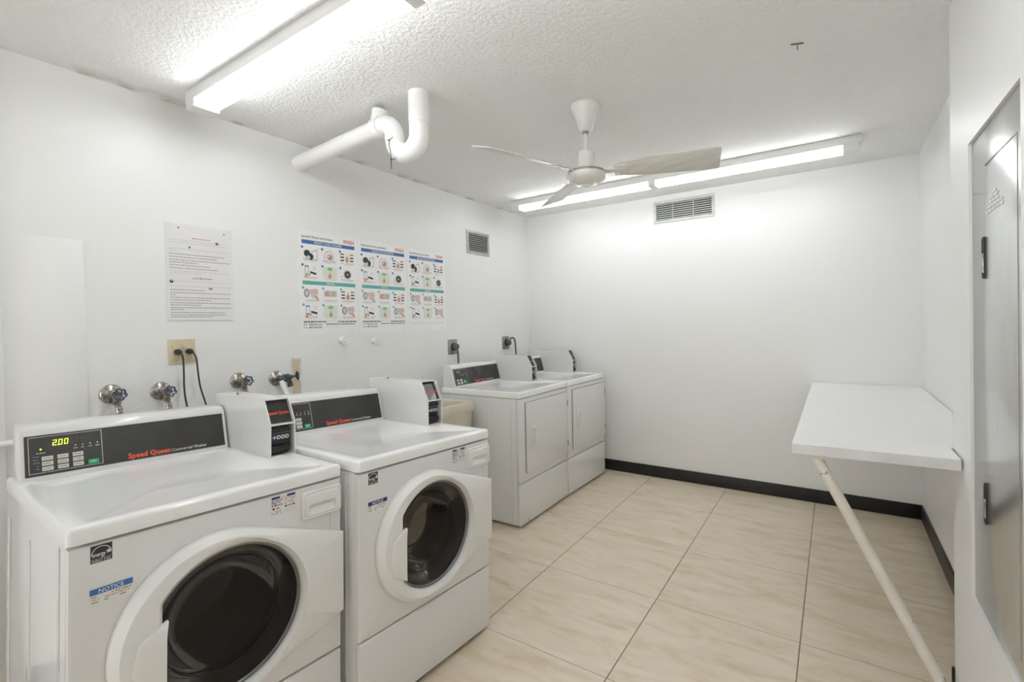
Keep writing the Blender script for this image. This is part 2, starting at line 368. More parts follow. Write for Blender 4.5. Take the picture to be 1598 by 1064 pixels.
# ------------------------------------------------------------------ lights: two strip fittings with two rows of tubes
def strip(x0, x1, y0, label, wd=0.10, lamp=tube):
    root = empty('fluorescent_light', ((x0+x1)/2, y0+wd/2, H)); tag(root, label, 'ceiling light', 'bare fluorescent strip lights on the ceiling')
    inv = Matrix.Translation(-root.location)
    L = (x1-x0)
    MB().box(-L/2, L/2, -wd/2, wd/2, -0.050, 0, bev=0.004).build('housing', fixture, root)
    xs = [-L/2+0.055, 0, L/2-0.055]
    for k in range(3):
        s = MB(); c = xs[k]; hw = 0.040 if k != 1 else 0.026
        s.box(c-hw, c+hw, -wd/2-0.004, wd/2+0.004, -0.088, -0.048, bev=0.004)
        s.build('lamp_socket', fixture, root)
    for a, b in ((0, 1), (1, 2)):
        for yy in (-0.032, 0.032):
            MB().tube([(xs[a]+(0.040 if a == 0 else 0.026), yy, -0.072), (xs[b]-(0.040 if b == 2 else 0.026), yy, -0.072)], 0.0130, n=16).build('tube_lamp', lamp, root)
    return root
strip(0.17, 2.92, 1.618, 'bare fluorescent strip light nearest the camera, above the two front-load washers')
strip(0.235, 2.75, 4.082, 'long bare fluorescent strip light near the back wall, above the wide air vent', lamp=tube_dim)

# ------------------------------------------------------------------ machines
def mrot(yaw, tilt, pit):
    cy, sy = math.cos(yaw), math.sin(yaw); ct, st = math.cos(tilt), math.sin(tilt); c, s = math.cos(pit), math.sin(pit)
    return Matrix(((cy, -sy, 0), (sy, cy, 0), (0, 0, 1))) @ Matrix(((1, 0, 0), (0, ct, -st), (0, st, ct))) @ Matrix(((c, 0, s), (0, 1, 0), (-s, 0, c)))
Y, Z = (0, 1, 0), (0, 0, 1)
def rot_matrix_obj(name, X):
    return empty(name, (X[0], X[1], X[3]), mrot(X[2], X[4], X[5]))
def console(root, a0, a1, ab, s0, s1, text2, washer=True, lit=True, zt=0.912, full=True):
    """sloping control console: face foot at a0, face head at a1, back at ab"""
    zt -= 0.004
    hz = 0.149
    ln_ = math.hypot(a0-a1, hz-0.004); fd = Vector((a1-a0, 0, hz-0.004))/ln_; fn = Vector((fd.z, 0, -fd.x))
    prof = [(a0, zt), (a0+fd.x*0.012, zt+0.012), (a1, zt+hz-0.006), (a1-0.004, zt+hz+0.006), (a1-0.014, zt+hz+0.014), (ab+0.01, zt+hz+0.020), (ab, zt+hz+0.01), (ab, zt)]
    c = MB().prism([(a, s0, z) for a, z in prof], (0, s1-s0, 0), bev=0.004).build('control_console', enamel, root, smooth=50)
    o = Vector((a0, 0, zt)); 
    def loc(s, t, k=1): return o + Vector((0, s, 0)) + fd*t + fn*(0.0012 + 0.0004*k)
    p0, p1, t0, t1 = s0+0.009, s1-0.010, 0.018, 0.143
    # black fascia
    pb = MB(); 
    A = [loc(p0, t0, 0)-fn*0.001, loc(p1, t0, 0)-fn*0.001, loc(p1, t1, 0)-fn*0.001, loc(p0, t1, 0)-fn*0.001]
    pb.prism(A, fn*0.0016)
    pb.build('black_fascia', panelblk, c, smooth=0)
    F = Flat(MB(), loc(s0, 0.0, 0), (0, 1, 0), fd)
    F.off = 0.0004
    # thin frame around keypad
    fm = F.mb; w_ = 0.0014
    f0, f1, g0, g1 = 0.017, 0.191 if washer else 0.155, 0.026, 0.138
    for q in ((f0, -g1, f1, -g1+w_), (f0, -g0-w_, f1, -g0), (f0, -g1, f0+w_, -g0), (f1-w_, -g1, f1, -g0)): F.rect(q[0], q[1], q[2], q[3], keyw, 2)
    fm.build('keypad_frame', keyw, c, smooth=0)
    F = Flat(MB(), loc(s0, 0.0, 0), (0, 1, 0), fd, 0.0004); fm = F.mb
    # lettering
    lx = 0.257 if washer else 0.235
    F.text('Speed Queen', lx, -0.026, 0.0235, orange, 2, bold=0.035, width=0.124 if washer else 0.12)
    fm.build('brand_lettering', orange, c, smooth=0)
    F = Flat(MB(), loc(s0, 0.0, 0), (0, 1, 0), fd, 0.0004); fm = F.mb
    F.text(text2, lx+0.128, -0.026, 0.0150 if washer else 0.014, inkw, 2, bold=0.004, width=0.112)
    fm.build('model_lettering', inkw, c, smooth=0)
    F = Flat(MB(), loc(s0, 0.0, 0), (0, 1, 0), fd, 0.0004); fm = F.mb
    rnd = random.Random(3)
    for k in range(4):
        F.words(0.120+k*0.018 if washer else 0.07+k*0.018, 0.130+k*0.018 if washer else 0.078+k*0.018, -0.090, 0.0022, inkpg, 2, rnd=rnd)
        F.disc(0.125+k*0.018 if washer else 0.075+k*0.018, -0.098, 0.0022, inkpg, 2, 8)
    fm.build('indicator_marks', inkpg, c, smooth=0)
    if washer:
        F = Flat(MB(), loc(s0, 0.0, 0), (0, 1, 0), fd, 0.0004); fm = F.mb
        F.words(0.034, 0.055, -0.088, 0.0018, inkpg, 2, rnd=rnd); F.disc(0.0445, -0.099, 0.003, led if lit else inkg, 2, 6)
        for r in range(5): F.words(0.027, 0.041, -0.078+r*0.0095, 0.0018, inkg, 2, rnd=rnd)
        fm.build('status_lamps', inkpg, c, smooth=0)
    # display digits (seven segments)
    dg = MB(); G = Flat(dg, loc(s0, 0.0, 0), (0, 1, 0), fd)
    SEG = {'2': 'abged', '0': 'abcdef', '8': 'abcdefg'}
    def digit(ch, u, v, wd, h, m):
        sg = 0.0024; sl = 0.10
        rc = {'a': (0, 0, wd, sg), 'g': (0, h/2-sg/2, wd, h/2+sg/2), 'd': (0, h-sg, wd, h), 'f': (0, 0, sg, h/2), 'b': (wd-sg, 0, wd, h/2), 'e': (0, h/2, sg, h), 'c': (wd-sg, h/2, wd, h)}
        for q in SEG[ch]:
            x0, y0, x1, y1 = rc[q]
            G.pol([(u+x0+(h-y1)*sl, v+y1), (u+x1+(h-y1)*sl, v+y1), (u+x1+(h-y0)*sl, v+y0), (u+x0+(h-y0)*sl, v+y0)], m, 2)
    if washer:
        if lit:
            for k, ch in enumerate('200'): digit(ch, 0.071+k*0.0135, -0.124, 0.0095, 0.018, led)
            G.rect(0.0825, -0.1078, 0.0852, -0.1052, led, 2)
            for k in range(3): digit('8', 0.112+k*0.0125, -0.124, 0.0085, 0.017, dimled)
        else:
            for k in range(3): digit('8', 0.071+k*0.0135, -0.124, 0.0095, 0.016, dimled)
    else:
        for k in range(3): digit('8', 0.045+k*0.013, -0.124, 0.009, 0.014, inkg)
    dg.build('display_digits', led if lit else dimled, c, smooth=0)
    def key(u, v, wd, h, m, nm):
        b = MB(); zc = [loc(s0+u, -v-h, 1), loc(s0+u+wd, -v-h, 1), loc(s0+u+wd, -v, 1), loc(s0+u, -v, 1)]
        b.prism([q-fn*0.0005 for q in zc], fn*0.0022, m, bev=0.0005)
        K = Flat(b, loc(s0, 0, 0), (0, 1, 0), fd); 
        if m is keyw: K.rect(u+wd*0.30, v+h*0.38, u+wd*0.82, v+h*0.62, inkg, 6); K.disc(u+wd*0.18, v+h*0.5, h*0.16, inkg, 6, 8)
        else: K.rect(u+wd*0.25, v+h*0.42, u+wd*0.75, v+h*0.58, inklg, 6)
        b.build(nm, m, c, smooth=0)
    if washer:
        for i in range(3):
            for j in range(3): key(0.046+i*0.0355, -0.0755+j*0.0158, 0.0255, 0.0125, keyw, 'key')
        key(0.154, -0.0445, 0.026, 0.0145, keyg, 'start_key')
    else:
        for i in range(2): 
            for j in range(2): key(0.030+i*0.036, -0.062+j*0.021, 0.024, 0.015, keyw, 'key')
        key(0.102, -0.052, 0.030, 0.021, keyg, 'start_key')
    return c
def coin_box(root, af, ab, s0, s1, zt=0.912):
    """white coin box: sloped upper front with name plate, open lower front with coin slide"""
    z0, zs, z1 = zt-0.002, zt+0.120, zt+0.206; th = 0.0045; sl = 0.047
    b = MB()
    side = [(af, z0), (af, zs), (af-sl, z1), (ab, z1), (ab, z0)]
    b.prism([(a, s0, z) for a, z in side], (0, th, 0)); b.prism([(a, s1-th, z) for a, z in side], (0, th, 0))
    b.box(ab, af-sl, s0+th, s1-th, z1-th, z1); b.box(ab, ab+th, s0+th, s1-th, z0, z1-th)
    b.box(af-0.055, af-0.001, s0+th, s1-th, zs-0.008, zs-0.002); b.box(ab+th, af, s0+th, s1-th, z0, z0+th)
    b.box(af-0.060, af-0.055, s0+th, s1-th, z0+th, zs-0.008)
    cb = b.build('coin_box', enamel, root, smooth=30)
    # name plate on the slope
    fd = Vector((-sl, 0, z1-zs)).normalized(); fn = Vector((fd.z, 0, -fd.x))
    o = Vector((af-0.016, s0+th, zs-0.002)); L = math.hypot(sl, z1-zs)-0.002
    p = MB(); wd = s1-s0-2*th
    p.prism([o, o+Vector((0, wd, 0)), o+Vector((0, wd, 0))+fd*L, o+fd*L], fn*-0.003, panelblk)
    p.text('Speed Queen', o+Vector((0, 0.004, 0))+fd*0.036+fn*0.0006, Y, fd, 0.0165, orange, bold=0.03, width=wd-0.007)
    p.build('name_plate', panelblk, cb, smooth=0)
    # coin slide: black body with slots, coins and a lever block
    c = MB(); m0, m1 = s0+th+0.001, s1-th-0.010
    c.box(af-0.054, af-0.016, m0, m1, z0+0.010, zs-0.014, black, bev=0.005)
    c.box(af-0.016, af-0.004, m0+0.002, m1-0.002, z0+0.018, z0+0.040, black, bev=0.004)
    c.box(af-0.016, af-0.010, m0, m1, z0+0.090, z0+0.100, black, bev=0.002)
    F = Flat(c, (af-0.0155, m0, z0+0.080), Y, Z)
    F.rect(0.006, 0.0, m1-m0-0.006, 0.022, inkd, 1)
    for k in range(4):
        F.disc(0.017+k*0.0155, 0.011, 0.0075, inkw if k else inkb, 2+k); F.disc(0.017+k*0.0155, 0.011, 0.0038, inkd if k else inkw, 7)
    F.rect(0.010, -0.016, 0.044, -0.012, inko, 2)
    for k in range(6): F.rect(0.012+k*0.010, -0.006, 0.019+k*0.010, -0.004, inkg, 2)
    c.build('coin_slide', black, cb, smooth=40)
    # small screw on top
    MB().lathe((ab+0.12, s0+0.03, z1), Z, [(0, 0.004), (0.008, 0.004), (0.010, 0.002)], n=10).build('lock_pin', chrome, cb)
    return cb

def ring_angles(center, pts, n=128):
    """n angles plus exact corner directions"""
    A = [2*PI*k/n for k in range(n)]
    for (s, z) in pts: A.append(math.atan2(z-center[1], s-center[0]) % (2*PI))
    A = sorted(A); out = [A[0]]
    for a in A[1:]:
        if a-out[-1] > 1e-4: out.append(a)
    return out
def cast(c, ang, P):
    d = (math.cos(ang), math.sin(ang)); best = 1e9
    for i in range(len(P)):
        a, b = P[i], P[(i+1) % len(P)]; e = (b[0]-a[0], b[1]-a[1]); den = d[0]*e[1]-d[1]*e[0]
        if abs(den) < 1e-12: continue
        q = (a[0]-c[0], a[1]-c[1]); t = (q[0]*e[1]-q[1]*e[0])/den; u = (q[0]*d[1]-q[1]*d[0])/den
        if t > 0 and -1e-6 <= u <= 1+1e-6: best = min(best, t)
    return best
def hull(P):
    P = sorted(set(P)); 
    def half(Q):
        h = []
        for p in Q:
            while len(h) >= 2 and (h[-1][0]-h[-2][0])*(p[1]-h[-2][1])-(h[-1][1]-h[-2][1])*(p[0]-h[-2][0]) <= 0: h.pop()
            h.append(p)
        return h
    a, b = half(P), half(P[::-1]); return a[:-1]+b[:-1]

GC, GR = (0.335, 0.566), 0.199       # porthole
DC, DR = (0.305, 0.574), 0.240       # outer ring of the door
def washer(X, label, text2, lit, feet_ok=True):
    WD = 0.68; root = rot_matrix_obj('washing_machine', X); tag(root, label, 'washing machine', 'coin-operated front-load washers along the left wall')
    zb, DP = 0.035, 0.755
    # cabinet shell (open at the front), with pressed ribs on its sides
    c = MB(); t = 0.012
    c.box(-DP, -0.022, 0.0, t, zb, 0.872, bev=0.003); c.box(-DP, -0.022, WD-t, WD, zb, 0.872, bev=0.003)
    c.box(-DP, -DP+t, t, WD-t, zb, 0.872); c.box(-DP+t, -0.022, t, WD-t, zb, zb+t)
    for a in (-0.70, -0.40, -0.075): c.box(a-0.006, a+0.006, -0.003, 0.001, zb+0.01, 0.80 if a < -0.1 else 0.86, bev=0.002)
    c.build('cabinet', enamel, root)
    # feet
    Mw = root.matrix_world
    for (a, s) in ((-0.05, 0.05), (-0.05, WD-0.05), (-DP+0.06, 0.05), (-DP+0.06, WD-0.05)):
        zz = (Mw @ Vector((a, s, 0))).z
        MB().lathe((a, s, -zz+0.001), Z, [(0, 0.022), (0.008, 0.022), (0.010, 0.010), (zb+zz+0.002, 0.010)], n=16).build('foot', rubber, root)
    # worktop with a shallow sunken field
    pts = [(0.004, -0.004), (0.004, WD+0.002), (-DP, WD+0.002), (-DP, -0.004)]
    def rl(ins, z, r=0.012):
        x0, x1, y0, y1 = -DP+ins, 0.004-ins, -0.004+ins, WD+0.002-ins; L = []
        for cx, cy, a0 in ((x1-r, y1-r, 0), (x0+r, y1-r, PI/2), (x0+r, y0+r, PI), (x1-r, y0+r, 1.5*PI)):
            for k in range(6): a = a0+PI/2*k/5; L.append((cx+r*math.cos(a), cy+r*math.sin(a), z))
        return L
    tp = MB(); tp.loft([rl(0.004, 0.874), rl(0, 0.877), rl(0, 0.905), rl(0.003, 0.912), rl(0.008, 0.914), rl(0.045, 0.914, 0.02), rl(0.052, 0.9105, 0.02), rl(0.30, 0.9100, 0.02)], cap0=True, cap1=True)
    tp.build('worktop', litenamel, root, smooth=50)
    # front panel with round opening
    z0, z1 = 0.305, 0.868; R4 = [(0.0, z0), (WD, z0), (WD, z1), (0.0, z1)]
    A = ring_angles(GC, R4)
    def outer(ins):
        P = [(ins, z0+ins), (WD-ins, z0+ins), (WD-ins, z1-ins), (ins, z1-ins)]
        return [(cast(GC, a, P)) for a in A]
    def lp(rad, x): return [(x, GC[0]+r*math.cos(a), GC[1]+r*math.sin(a)) for a, r in zip(A, rad)]
    o0, o1, o2 = outer(0.0), outer(0.0015), outer(0.006)
    hole = [0.212]*len(A)
    f = MB(); f.loft([lp(o0, -0.022), lp(o0, -0.006), lp(o1, -0.002), lp(o2, 0.0), lp(hole, 0.0), lp(hole, -0.05)])
    f.build('front_panel', enamel, root, smooth=40)
    # lower panel
    MB().box(-0.022, 0.0, 0.0, WD, zb, 0.2985, bev=0.006, seg=3).build('lower_panel', enamel, root, smooth=40)
    # door: ring and hinge-side plate
    circ = [(DC[0]+DR*math.cos(2*PI*k/120), DC[1]+DR*math.sin(2*PI*k/120)) for k in range(120)]
    hp = [(0.681, 0.692), (0.681, 0.432)]
    HU = hull(circ+hp); A = ring_angles(GC, hp)
    ro = [cast(GC, a, HU) for a in A]; rc = [cast(GC, a, circ) for a in A]
    ch0, ch1 = 0.163, 0.151
    def rin(a, add=0.0):
        c_ = math.cos(a); r = GR+add
        if c_ < 0 and r*(-c_) > ch0: r = min(r, ch0/(-c_))
        return r
    ri = [rin(a) for a in A]
    def crest(k, f): 
        return max(ri[k]+0.010, min(ro[k]-0.012, rc[k]-0.022))
    n = len(A)
    L0 = [r for r in ro]; L1 = [r-0.003 for r in ro]; L2 = [max(ro[k]-0.010, ri[k]+0.02) for k in range(n)]
    hs = [max(0.0, min(1.0, (ro[k]-rc[k])/0.10)) for k in range(n)]
    d = MB()
    def lq(rad, xs): return [(xs[k] if isinstance(xs, list) else xs, GC[0]+rad[k]*math.cos(A[k]), GC[1]+rad[k]*math.sin(A[k])) for k in range(n)]
    mid = [max(crest(k, 1)+0.004, ri[k]+0.022) for k in range(n)]
    mid = [min(mid[k], L2[k]-0.002) for k in range(n)]
    cr = [min(crest(k, 1), mid[k]-0.002) for k in range(n)]
    inn = [min(ri[k]+0.012, cr[k]-0.001) for k in range(n)]
    d.loft([lq(L0, 0.001), lq(L0, 0.012), lq(L1, 0.017), lq(L2, [0.024-0.004*h for h in hs]), lq(mid, [0.034-0.009*h for h in hs]),
            lq(cr, [0.035-0.003*h for h in hs]), lq(inn, 0.030), lq([r+0.004 for r in ri], 0.022), lq(ri, 0.014), lq(ri, -0.030)])
    door = d.build('door', plastic, root, smooth=32)
    # grip on the left of the porthole
    h = MB(); zc = GC[1]-0.018
    gp = [(GC[0]-ch0+0.006, zc-0.098), (GC[0]-ch0+0.003, zc-0.03), (GC[0]-ch0+0.003, zc+0.05), (GC[0]-ch0+0.008, zc+0.094), (DC[0]-DR+0.052, zc+0.060), (DC[0]-DR+0.040, zc), (DC[0]-DR+0.050, zc-0.062)]
    h.prism([(0.022, s, z) for s, z in gp], (0.0155, 0, 0), bev=0.0035); h.build('door_grip', plastic, door, smooth=40)
    # dark ring, bowl glass
    cx = (0, GC[0], GC[1])
    def disk(prof, nm, m, par, nn=72):
        MB().lathe(cx, (1, 0, 0), prof, n=nn, cap0=False, cap1=False).build(nm, m, par, smooth=60)
    disk([(0.004, GR+0.001), (0.010, GR-0.001), (0.010, GR-0.004), (0.004, GR-0.006), (0.005, GR-0.008), (0.002, GR-0.010)], 'bezel', bezelm, door)
    MB().lathe(cx, (1, 0, 0), [(0.003, GR-0.008), (0.008, GR-0.03), (0.013, GR-0.08), (0.016, GR-0.14), (0.0165, 0.001)], n=72, cap0=False, cap1=True).build('outer_window', wing, door, smooth=60)
    MB().lathe(cx, (1, 0, 0), [(0.000, GR-0.010), (-0.002, GR-0.016), (-0.006, GR-0.028), (-0.055, GR-0.055), (-0.095, GR-0.075), (-0.108, GR-0.10), (-0.112, GR-0.14), (-0.113, 0.001)], n=72, cap0=False, cap1=True).build('door_glass', glass, door, smooth=60)
    disk([(-0.002, GR-0.008), (-0.02, GR-0.012), (-0.03, GR-0.030), (-0.034, GR-0.046)], 'glass_seal', rubber, door)
    # gasket and drum
    disk([(-0.04, 0.214), (-0.06, 0.205), (-0.07, 0.180), (-0.10, 0.178), (-0.115, 0.20), (-0.13, 0.23)], 'gasket', rubber, root)
    MB().lathe((0, GC[0], GC[1]), (1, 0, 0), [(-0.13, 0.225), (-0.14, 0.252), (-0.48, 0.252), (-0.50, 0.235), (-0.515, 0.12), (-0.50, 0.06), (-0.49, 0.001)], n=64, cap0=False, cap1=True).build('drum', drumm, root, smooth=50)
    for k in range(3):
        a = 2*PI*k/3+0.5
        Rm = Matrix.Translation(cx) @ Matrix.Rotation(a, 4, 'X')
        fb = MB(); fb.box(-0.46, -0.16, -0.02, 0.02, 0.205, 0.252, bev=0.008, T=Rm); fb.build('drum_paddle', chrome, root)
    # dispenser drawer with hand recess
    dr = MB(); s0, s1, y0, y1 = 0.539, 0.677, 0.764, 0.852
    def rr4(ins, x, s0=s0, s1=s1, y0=y0, y1=y1, r=0.012, tilt=0.0):
        L = []; s0, s1, y0, y1 = s0+ins, s1-ins, y0+ins, y1-ins
        for c_s, c_z, a0 in ((s1-r, y1-r, 0), (s0+r, y1-r, PI/2), (s0+r, y0+r, PI), (s1-r, y0+r, 1.5*PI)):
            for k in range(5): a = a0+PI/2*k/4; zz = c_z+r*math.sin(a); L.append((x+tilt*(zz-y0)/(y1-y0), c_s+r*math.cos(a), zz))
        return L
    q = dict(s0=0.560, s1=0.655, y0=0.776, y1=0.812)
    dr.loft([rr4(0, 0.0), rr4(0, 0.006), rr4(0.003, 0.010), rr4(0.006, 0.010), rr4(0.008, 0.0085), rr4(0.011, 0.012), rr4(0.014, 0.013), rr4(0, 0.013, r=0.010, **q), rr4(0.003, 0.010, r=0.008, tilt=-0.008, **q), rr4(0.010, 0.008, r=0.006, tilt=-0.012, **q)], cap1=True)
    dr.build('dispenser_drawer', plastic, root, smooth=40)
    MB().box(0.0, 0.0006, 0.6395, 0.6405, 0.700, 0.764, inkpg).build('panel_seam', inkpg, root, smooth=0)
    # stickers
    e = MB(); F = Flat(e, (0.0006, 0.038, 0.865), Y, Z); rnd = random.Random(5)
    F.rect(0, 0, 0.039, 0.040, inkd, 0)
    arc = [(0.0195+0.0185*math.cos(a), 0.022-0.019*math.sin(a)) for a in [PI*k/16 for k in range(17)]]
    for p, q2 in zip(arc, arc[1:]): F.pol([p, q2, (q2[0]*0.92+0.0195*0.08, q2[1]*0.92+0.0018), (p[0]*0.92+0.0195*0.08, p[1]*0.92+0.0018)], inkw, 1)
    F.text('energy', 0.003, 0.026, 0.014, inkw, 1, width=0.024, bold=0.01)
    st_ = [(0.0325+(0.006 if k % 2 == 0 else 0.0025)*math.sin(PI*k/5), 0.019-(0.006 if k % 2 == 0 else 0.0025)*math.cos(PI*k/5)) for k in range(10)]
    F.pol(st_, inkw, 1); F.rect(0.001, 0.031, 0.038, 0.0315, inkw, 1); F.text('ENERGY STAR', 0.003, 0.0385, 0.0075, inkw, 1, width=0.033)
    e.build('energy_sticker', inkd, root, smooth=0)
    e = MB(); F = Flat(e, (0.0006, 0.037, 0.766), Y, Z)
    F.rect(0, 0, 0.079, 0.037, inkw, 0); F.rect(0, 0, 0.079, 0.014, inkb if lit else inkn, 1); F.text('NOTICE', 0.016, 0.0118, 0.0135, inkw, 2, width=0.046, bold=0.012)
    for k, v in enumerate((0.0175, 0.0235, 0.0295)): F.words(0.003, 0.076-0.01*(k == 2), v, 0.0028, (inkg, inko, inkg)[k], 1, rnd=rnd)
    e.build('notice_sticker', inkw, root, smooth=0)
    e = MB(); F = Flat(e, (0.0006, 0.445, 0.865), Y, Z)
    F.rect(0, 0, 0.079, 0.056, plate, 0); F.rect(0.003, 0.002, 0.028, 0.009, inkn, 1); F.rect(0.050, 0.002, 0.076, 0.009, inkn, 1)
    F.text('WARNING', 0.030, 0.0085, 0.006, inkr, 1, width=0.018)
    for k in range(4): F.words(0.003, 0.036, 0.012+k*0.005, 0.0026, inkd, 1, rnd=rnd); F.words(0.042, 0.076, 0.012+k*0.005, 0.0026, inkg, 1, rnd=rnd)
    for k in range(4): F.disc(0.046+k*0.0085, 0.037, 0.0032, (inkd, inkg, inkr, inkd)[k], 1, 10)
    F.rect(0.006, 0.034, 0.012, 0.040, inkd, 1); F.pol([(0.018, 0.034), (0.030, 0.037), (0.018, 0.041)], inkr, 1)
    for k in range(3): F.words(0.003, 0.034, 0.044+k*0.004, 0.002, inkg, 1, rnd=rnd); F.words(0.042, 0.076, 0.044+k*0.004, 0.002, inkpg, 1, rnd=rnd)
    e.build('warning_sticker', plate, root, smooth=0)
    console(root, -0.613, -0.652, -0.755, 0.011, 0.583, text2, True, lit)
    coin_box(root, -0.298, -0.745, 0.591, 0.686)
    return root
w1 = washer([1.174, .935, -.041, .009, -.032, -.010], 'white front-load washer nearest the camera, its console display lit 2.00', 'Commercial Washer', True)
w2 = washer([1.263, 1.640, -.041, -.002, -.029, -.006], 'second white front-load washer, fully in view, its console display unlit', 'Commercial Washer', False)

def dryer(X, label, WD, first):
    root = rot_matrix_obj('dryer', X); tag(root, label, 'dryer', 'coin-operated dryers in the back left corner')
    zb, DP = 0.022, 0.68
    c = MB(); c.box(-DP, -0.020, 0, WD, zb, 0.868, bev=0.004)
    for a in (-0.60, -0.42, -0.25, -0.06): c.box(a-0.006, a+0.006, -0.003, 0.001, zb+0.01, 0.845, bev=0.002)
    c.build('cabinet', enamel, root)
    for (a, s) in ((-0.06, 0.05), (-0.06, WD-0.05), (-DP+0.06, 0.05), (-DP+0.06, WD-0.05)):
        MB().lathe((a, s, 0.003), Z, [(0, 0.02), (0.008, 0.02), (0.010, 0.01), (zb-0.001, 0.01)], n=16).build('foot', rubber, root)
    tp = MB()
    def rl(ins, z, r=0.012):
        x0, x1, y0, y1 = -DP+ins, 0.004-ins, -0.003+ins, WD-0.001-ins; L = []
        for cx, cy, a0 in ((x1-r, y1-r, 0), (x0+r, y1-r, PI/2), (x0+r, y0+r, PI), (x1-r, y0+r, 1.5*PI)):
            for k in range(6): a = a0+PI/2*k/5; L.append((cx+r*math.cos(a), cy+r*math.sin(a), z))
        return L
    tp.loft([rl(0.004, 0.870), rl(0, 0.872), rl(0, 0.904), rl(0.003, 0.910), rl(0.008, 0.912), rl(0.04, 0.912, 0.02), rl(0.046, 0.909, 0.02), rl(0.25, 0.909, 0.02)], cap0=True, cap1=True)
    tp.build('worktop', litenamel, root, smooth=50)
    z0 = 0.303
    MB().box(-0.02, 0, 0.001, WD-0.001, z0, 0.866, bev=0.006, seg=3).build('front_panel', enamel, root, smooth=40)
    MB().box(-0.02, 0, 0.001, WD-0.001, zb, 0.297, bev=0.006, seg=3).build('lower_panel', enamel, root, smooth=40)
    s0, s1, y0, y1 = 0.078, WD-0.012, 0.362, 0.832
    MB().box(0.0, 0.0012, s0-0.004, s1+0.004, y0-0.004, y1+0.004).build('door_gap', inkg, root, smooth=0)
    dr = MB().box(0.0012, 0.012, s0, s1, y0, y1, bev=0.004, seg=3).build('door', enamel, root, smooth=40)
    h = MB(); hs = 0.135
    h.box(0.012, 0.022, hs, hs+0.008, 0.525, 0.665, bev=0.003); h.box(0.012, 0.022, hs+0.036, hs+0.042, 0.535, 0.655, bev=0.002)
    h.box(0.012, 0.024, hs, hs+0.042, 0.655, 0.667, bev=0.003); h.box(0.012, 0.024, hs, hs+0.042, 0.522, 0.534, bev=0.003)
    h.box(0.011, 0.0145, hs+0.006, hs+0.038, 0.53, 0.66)
    h.build('door_handle', plastic, dr, smooth=40)
    for zz in (0.725, 0.415): MB().box(0.002, 0.016, s1-0.004, s1+0.009, zz, zz+0.042, bev=0.002).build('hinge', steelp, dr)
    for ss in (0.10, WD-0.06): MB().lathe((0.0, ss, 0.045), (1, 0, 0), [(0, 0.006), (0.002, 0.006), (0.003, 0.003)], n=12).build('screw', chrome, root)
    console(root, -0.560, -0.600, -0.68, 0.022, 0.588, 'Commercial Dryer', False, False, zt=0.910)
    coin_box(root, -0.262, -0.66, 0.594, WD-0.004, zt=0.910)
    return root
dryer([.852, 3.235, .005, -.003, 0, 0], 'white dryer nearer the washers, its left side and full front visible', 0.675, True)
dryer([.850, 3.918, -.014, -.003, 0, 0], 'white dryer in the corner against the back wall', 0.683, False)

# ------------------------------------------------------------------ beige laundry sink between washer and dryer
sk = empty('laundry_sink', (0.33, 2.83, 0)); tag(sk, 'beige plastic laundry sink standing between the second washer and the first dryer', 'sink')
def rrect(x0, x1, y0, y1, z, r=0.03, n=5):
    L = []
    for cx, cy, a0 in ((x1-r, y1-r, 0), (x0+r, y1-r, PI/2), (x0+r, y0+r, PI), (x1-r, y0+r, 1.5*PI)):
        for k in range(n): a = a0+PI/2*k/(n-1); L.append((cx+r*math.cos(a), cy+r*math.sin(a), z))
    return L
b = MB(); x0, x1, y0, y1 = -0.25, 0.22, -0.29, 0.325
b.loft([rrect(x0+0.06, x1-0.06, y0+0.06, y1-0.06, 0.48), rrect(x0+0.025, x1-0.015, y0+0.02, y1-0.015, 0.52), rrect(x0+0.01, x1-0.008, y0+0.01, y1-0.008, 0.788), rrect(x0, x1, y0, y1, 0.788),
        rrect(x0, x1, y0, y1, 0.84), rrect(x0+0.004, x1-0.004, y0+0.004, y1-0.004, 0.846), rrect(x0+0.03, x1-0.03, y0+0.03, y1-0.03, 0.846), rrect(x0+0.04, x1-0.04, y0+0.04, y1-0.04, 0.835), rrect(x0+0.07, x1-0.07, y0+0.07, y1-0.07, 0.54)], cap0=True, cap1=True)
b.build('basin', beige, sk, smooth=45)
for lx, ly in ((x0+0.07, y0+0.07), (x1-0.07, y0+0.07), (x0+0.07, y1-0.07), (x1-0.07, y1-0.07)):
    MB().tube([(lx, ly, 0.0), (lx, ly, 0.50)], 0.018, n=12).build('leg', beige, sk)

# ------------------------------------------------------------------ folding table shelf on the right wall
tb = empty('wall_table', (2.77, 3.7, 0)); tag(tb, 'white laminate folding table fixed to the right wall on a slanted pipe brace', 'table')
o = Vector((-2.77, -3.7, 0)); tz0, tz1 = 0.853, 0.889
pts = [(2.462, 2.700), (2.944, 2.716), (2.944, 2.890), (3.078, 2.890), (3.078, 4.728), (2.462, 4.728)]
t = MB(); L0 = [Vector((x, y, tz0))+o for x, y in pts]; L1 = [Vector((x, y, tz1))+o for x, y in pts]
t.poly(L1, tabm); t.poly(list(reversed(L0)), tabe)
for k in range(6): t.poly([L0[k], L0[(k+1) % 6], L1[(k+1) % 6], L1[k]], tabe)
t.build('tabletop', tabm, tb, smooth=0)
b = MB(); b.tube([Vector((2.535, 2.735, 0.850))+o, Vector((2.935, 2.735, 0.030))+o], 0.019, n=18); b.build('brace', bracem, tb)
MB().box(-0.255, -0.205, -0.99, -0.94, 0.838, 0.853, bev=0.003).build('brace_bracket', bracem, tb)
MB().box(0.155, 0.17, -0.985, -0.945, 0.0, 0.07, bev=0.003).build('floor_bracket', steelp, tb)
MB().box(0.287, 0.310, -0.80, 1.02, 0.815, 0.853).build('wall_cleat', tabe, tb)

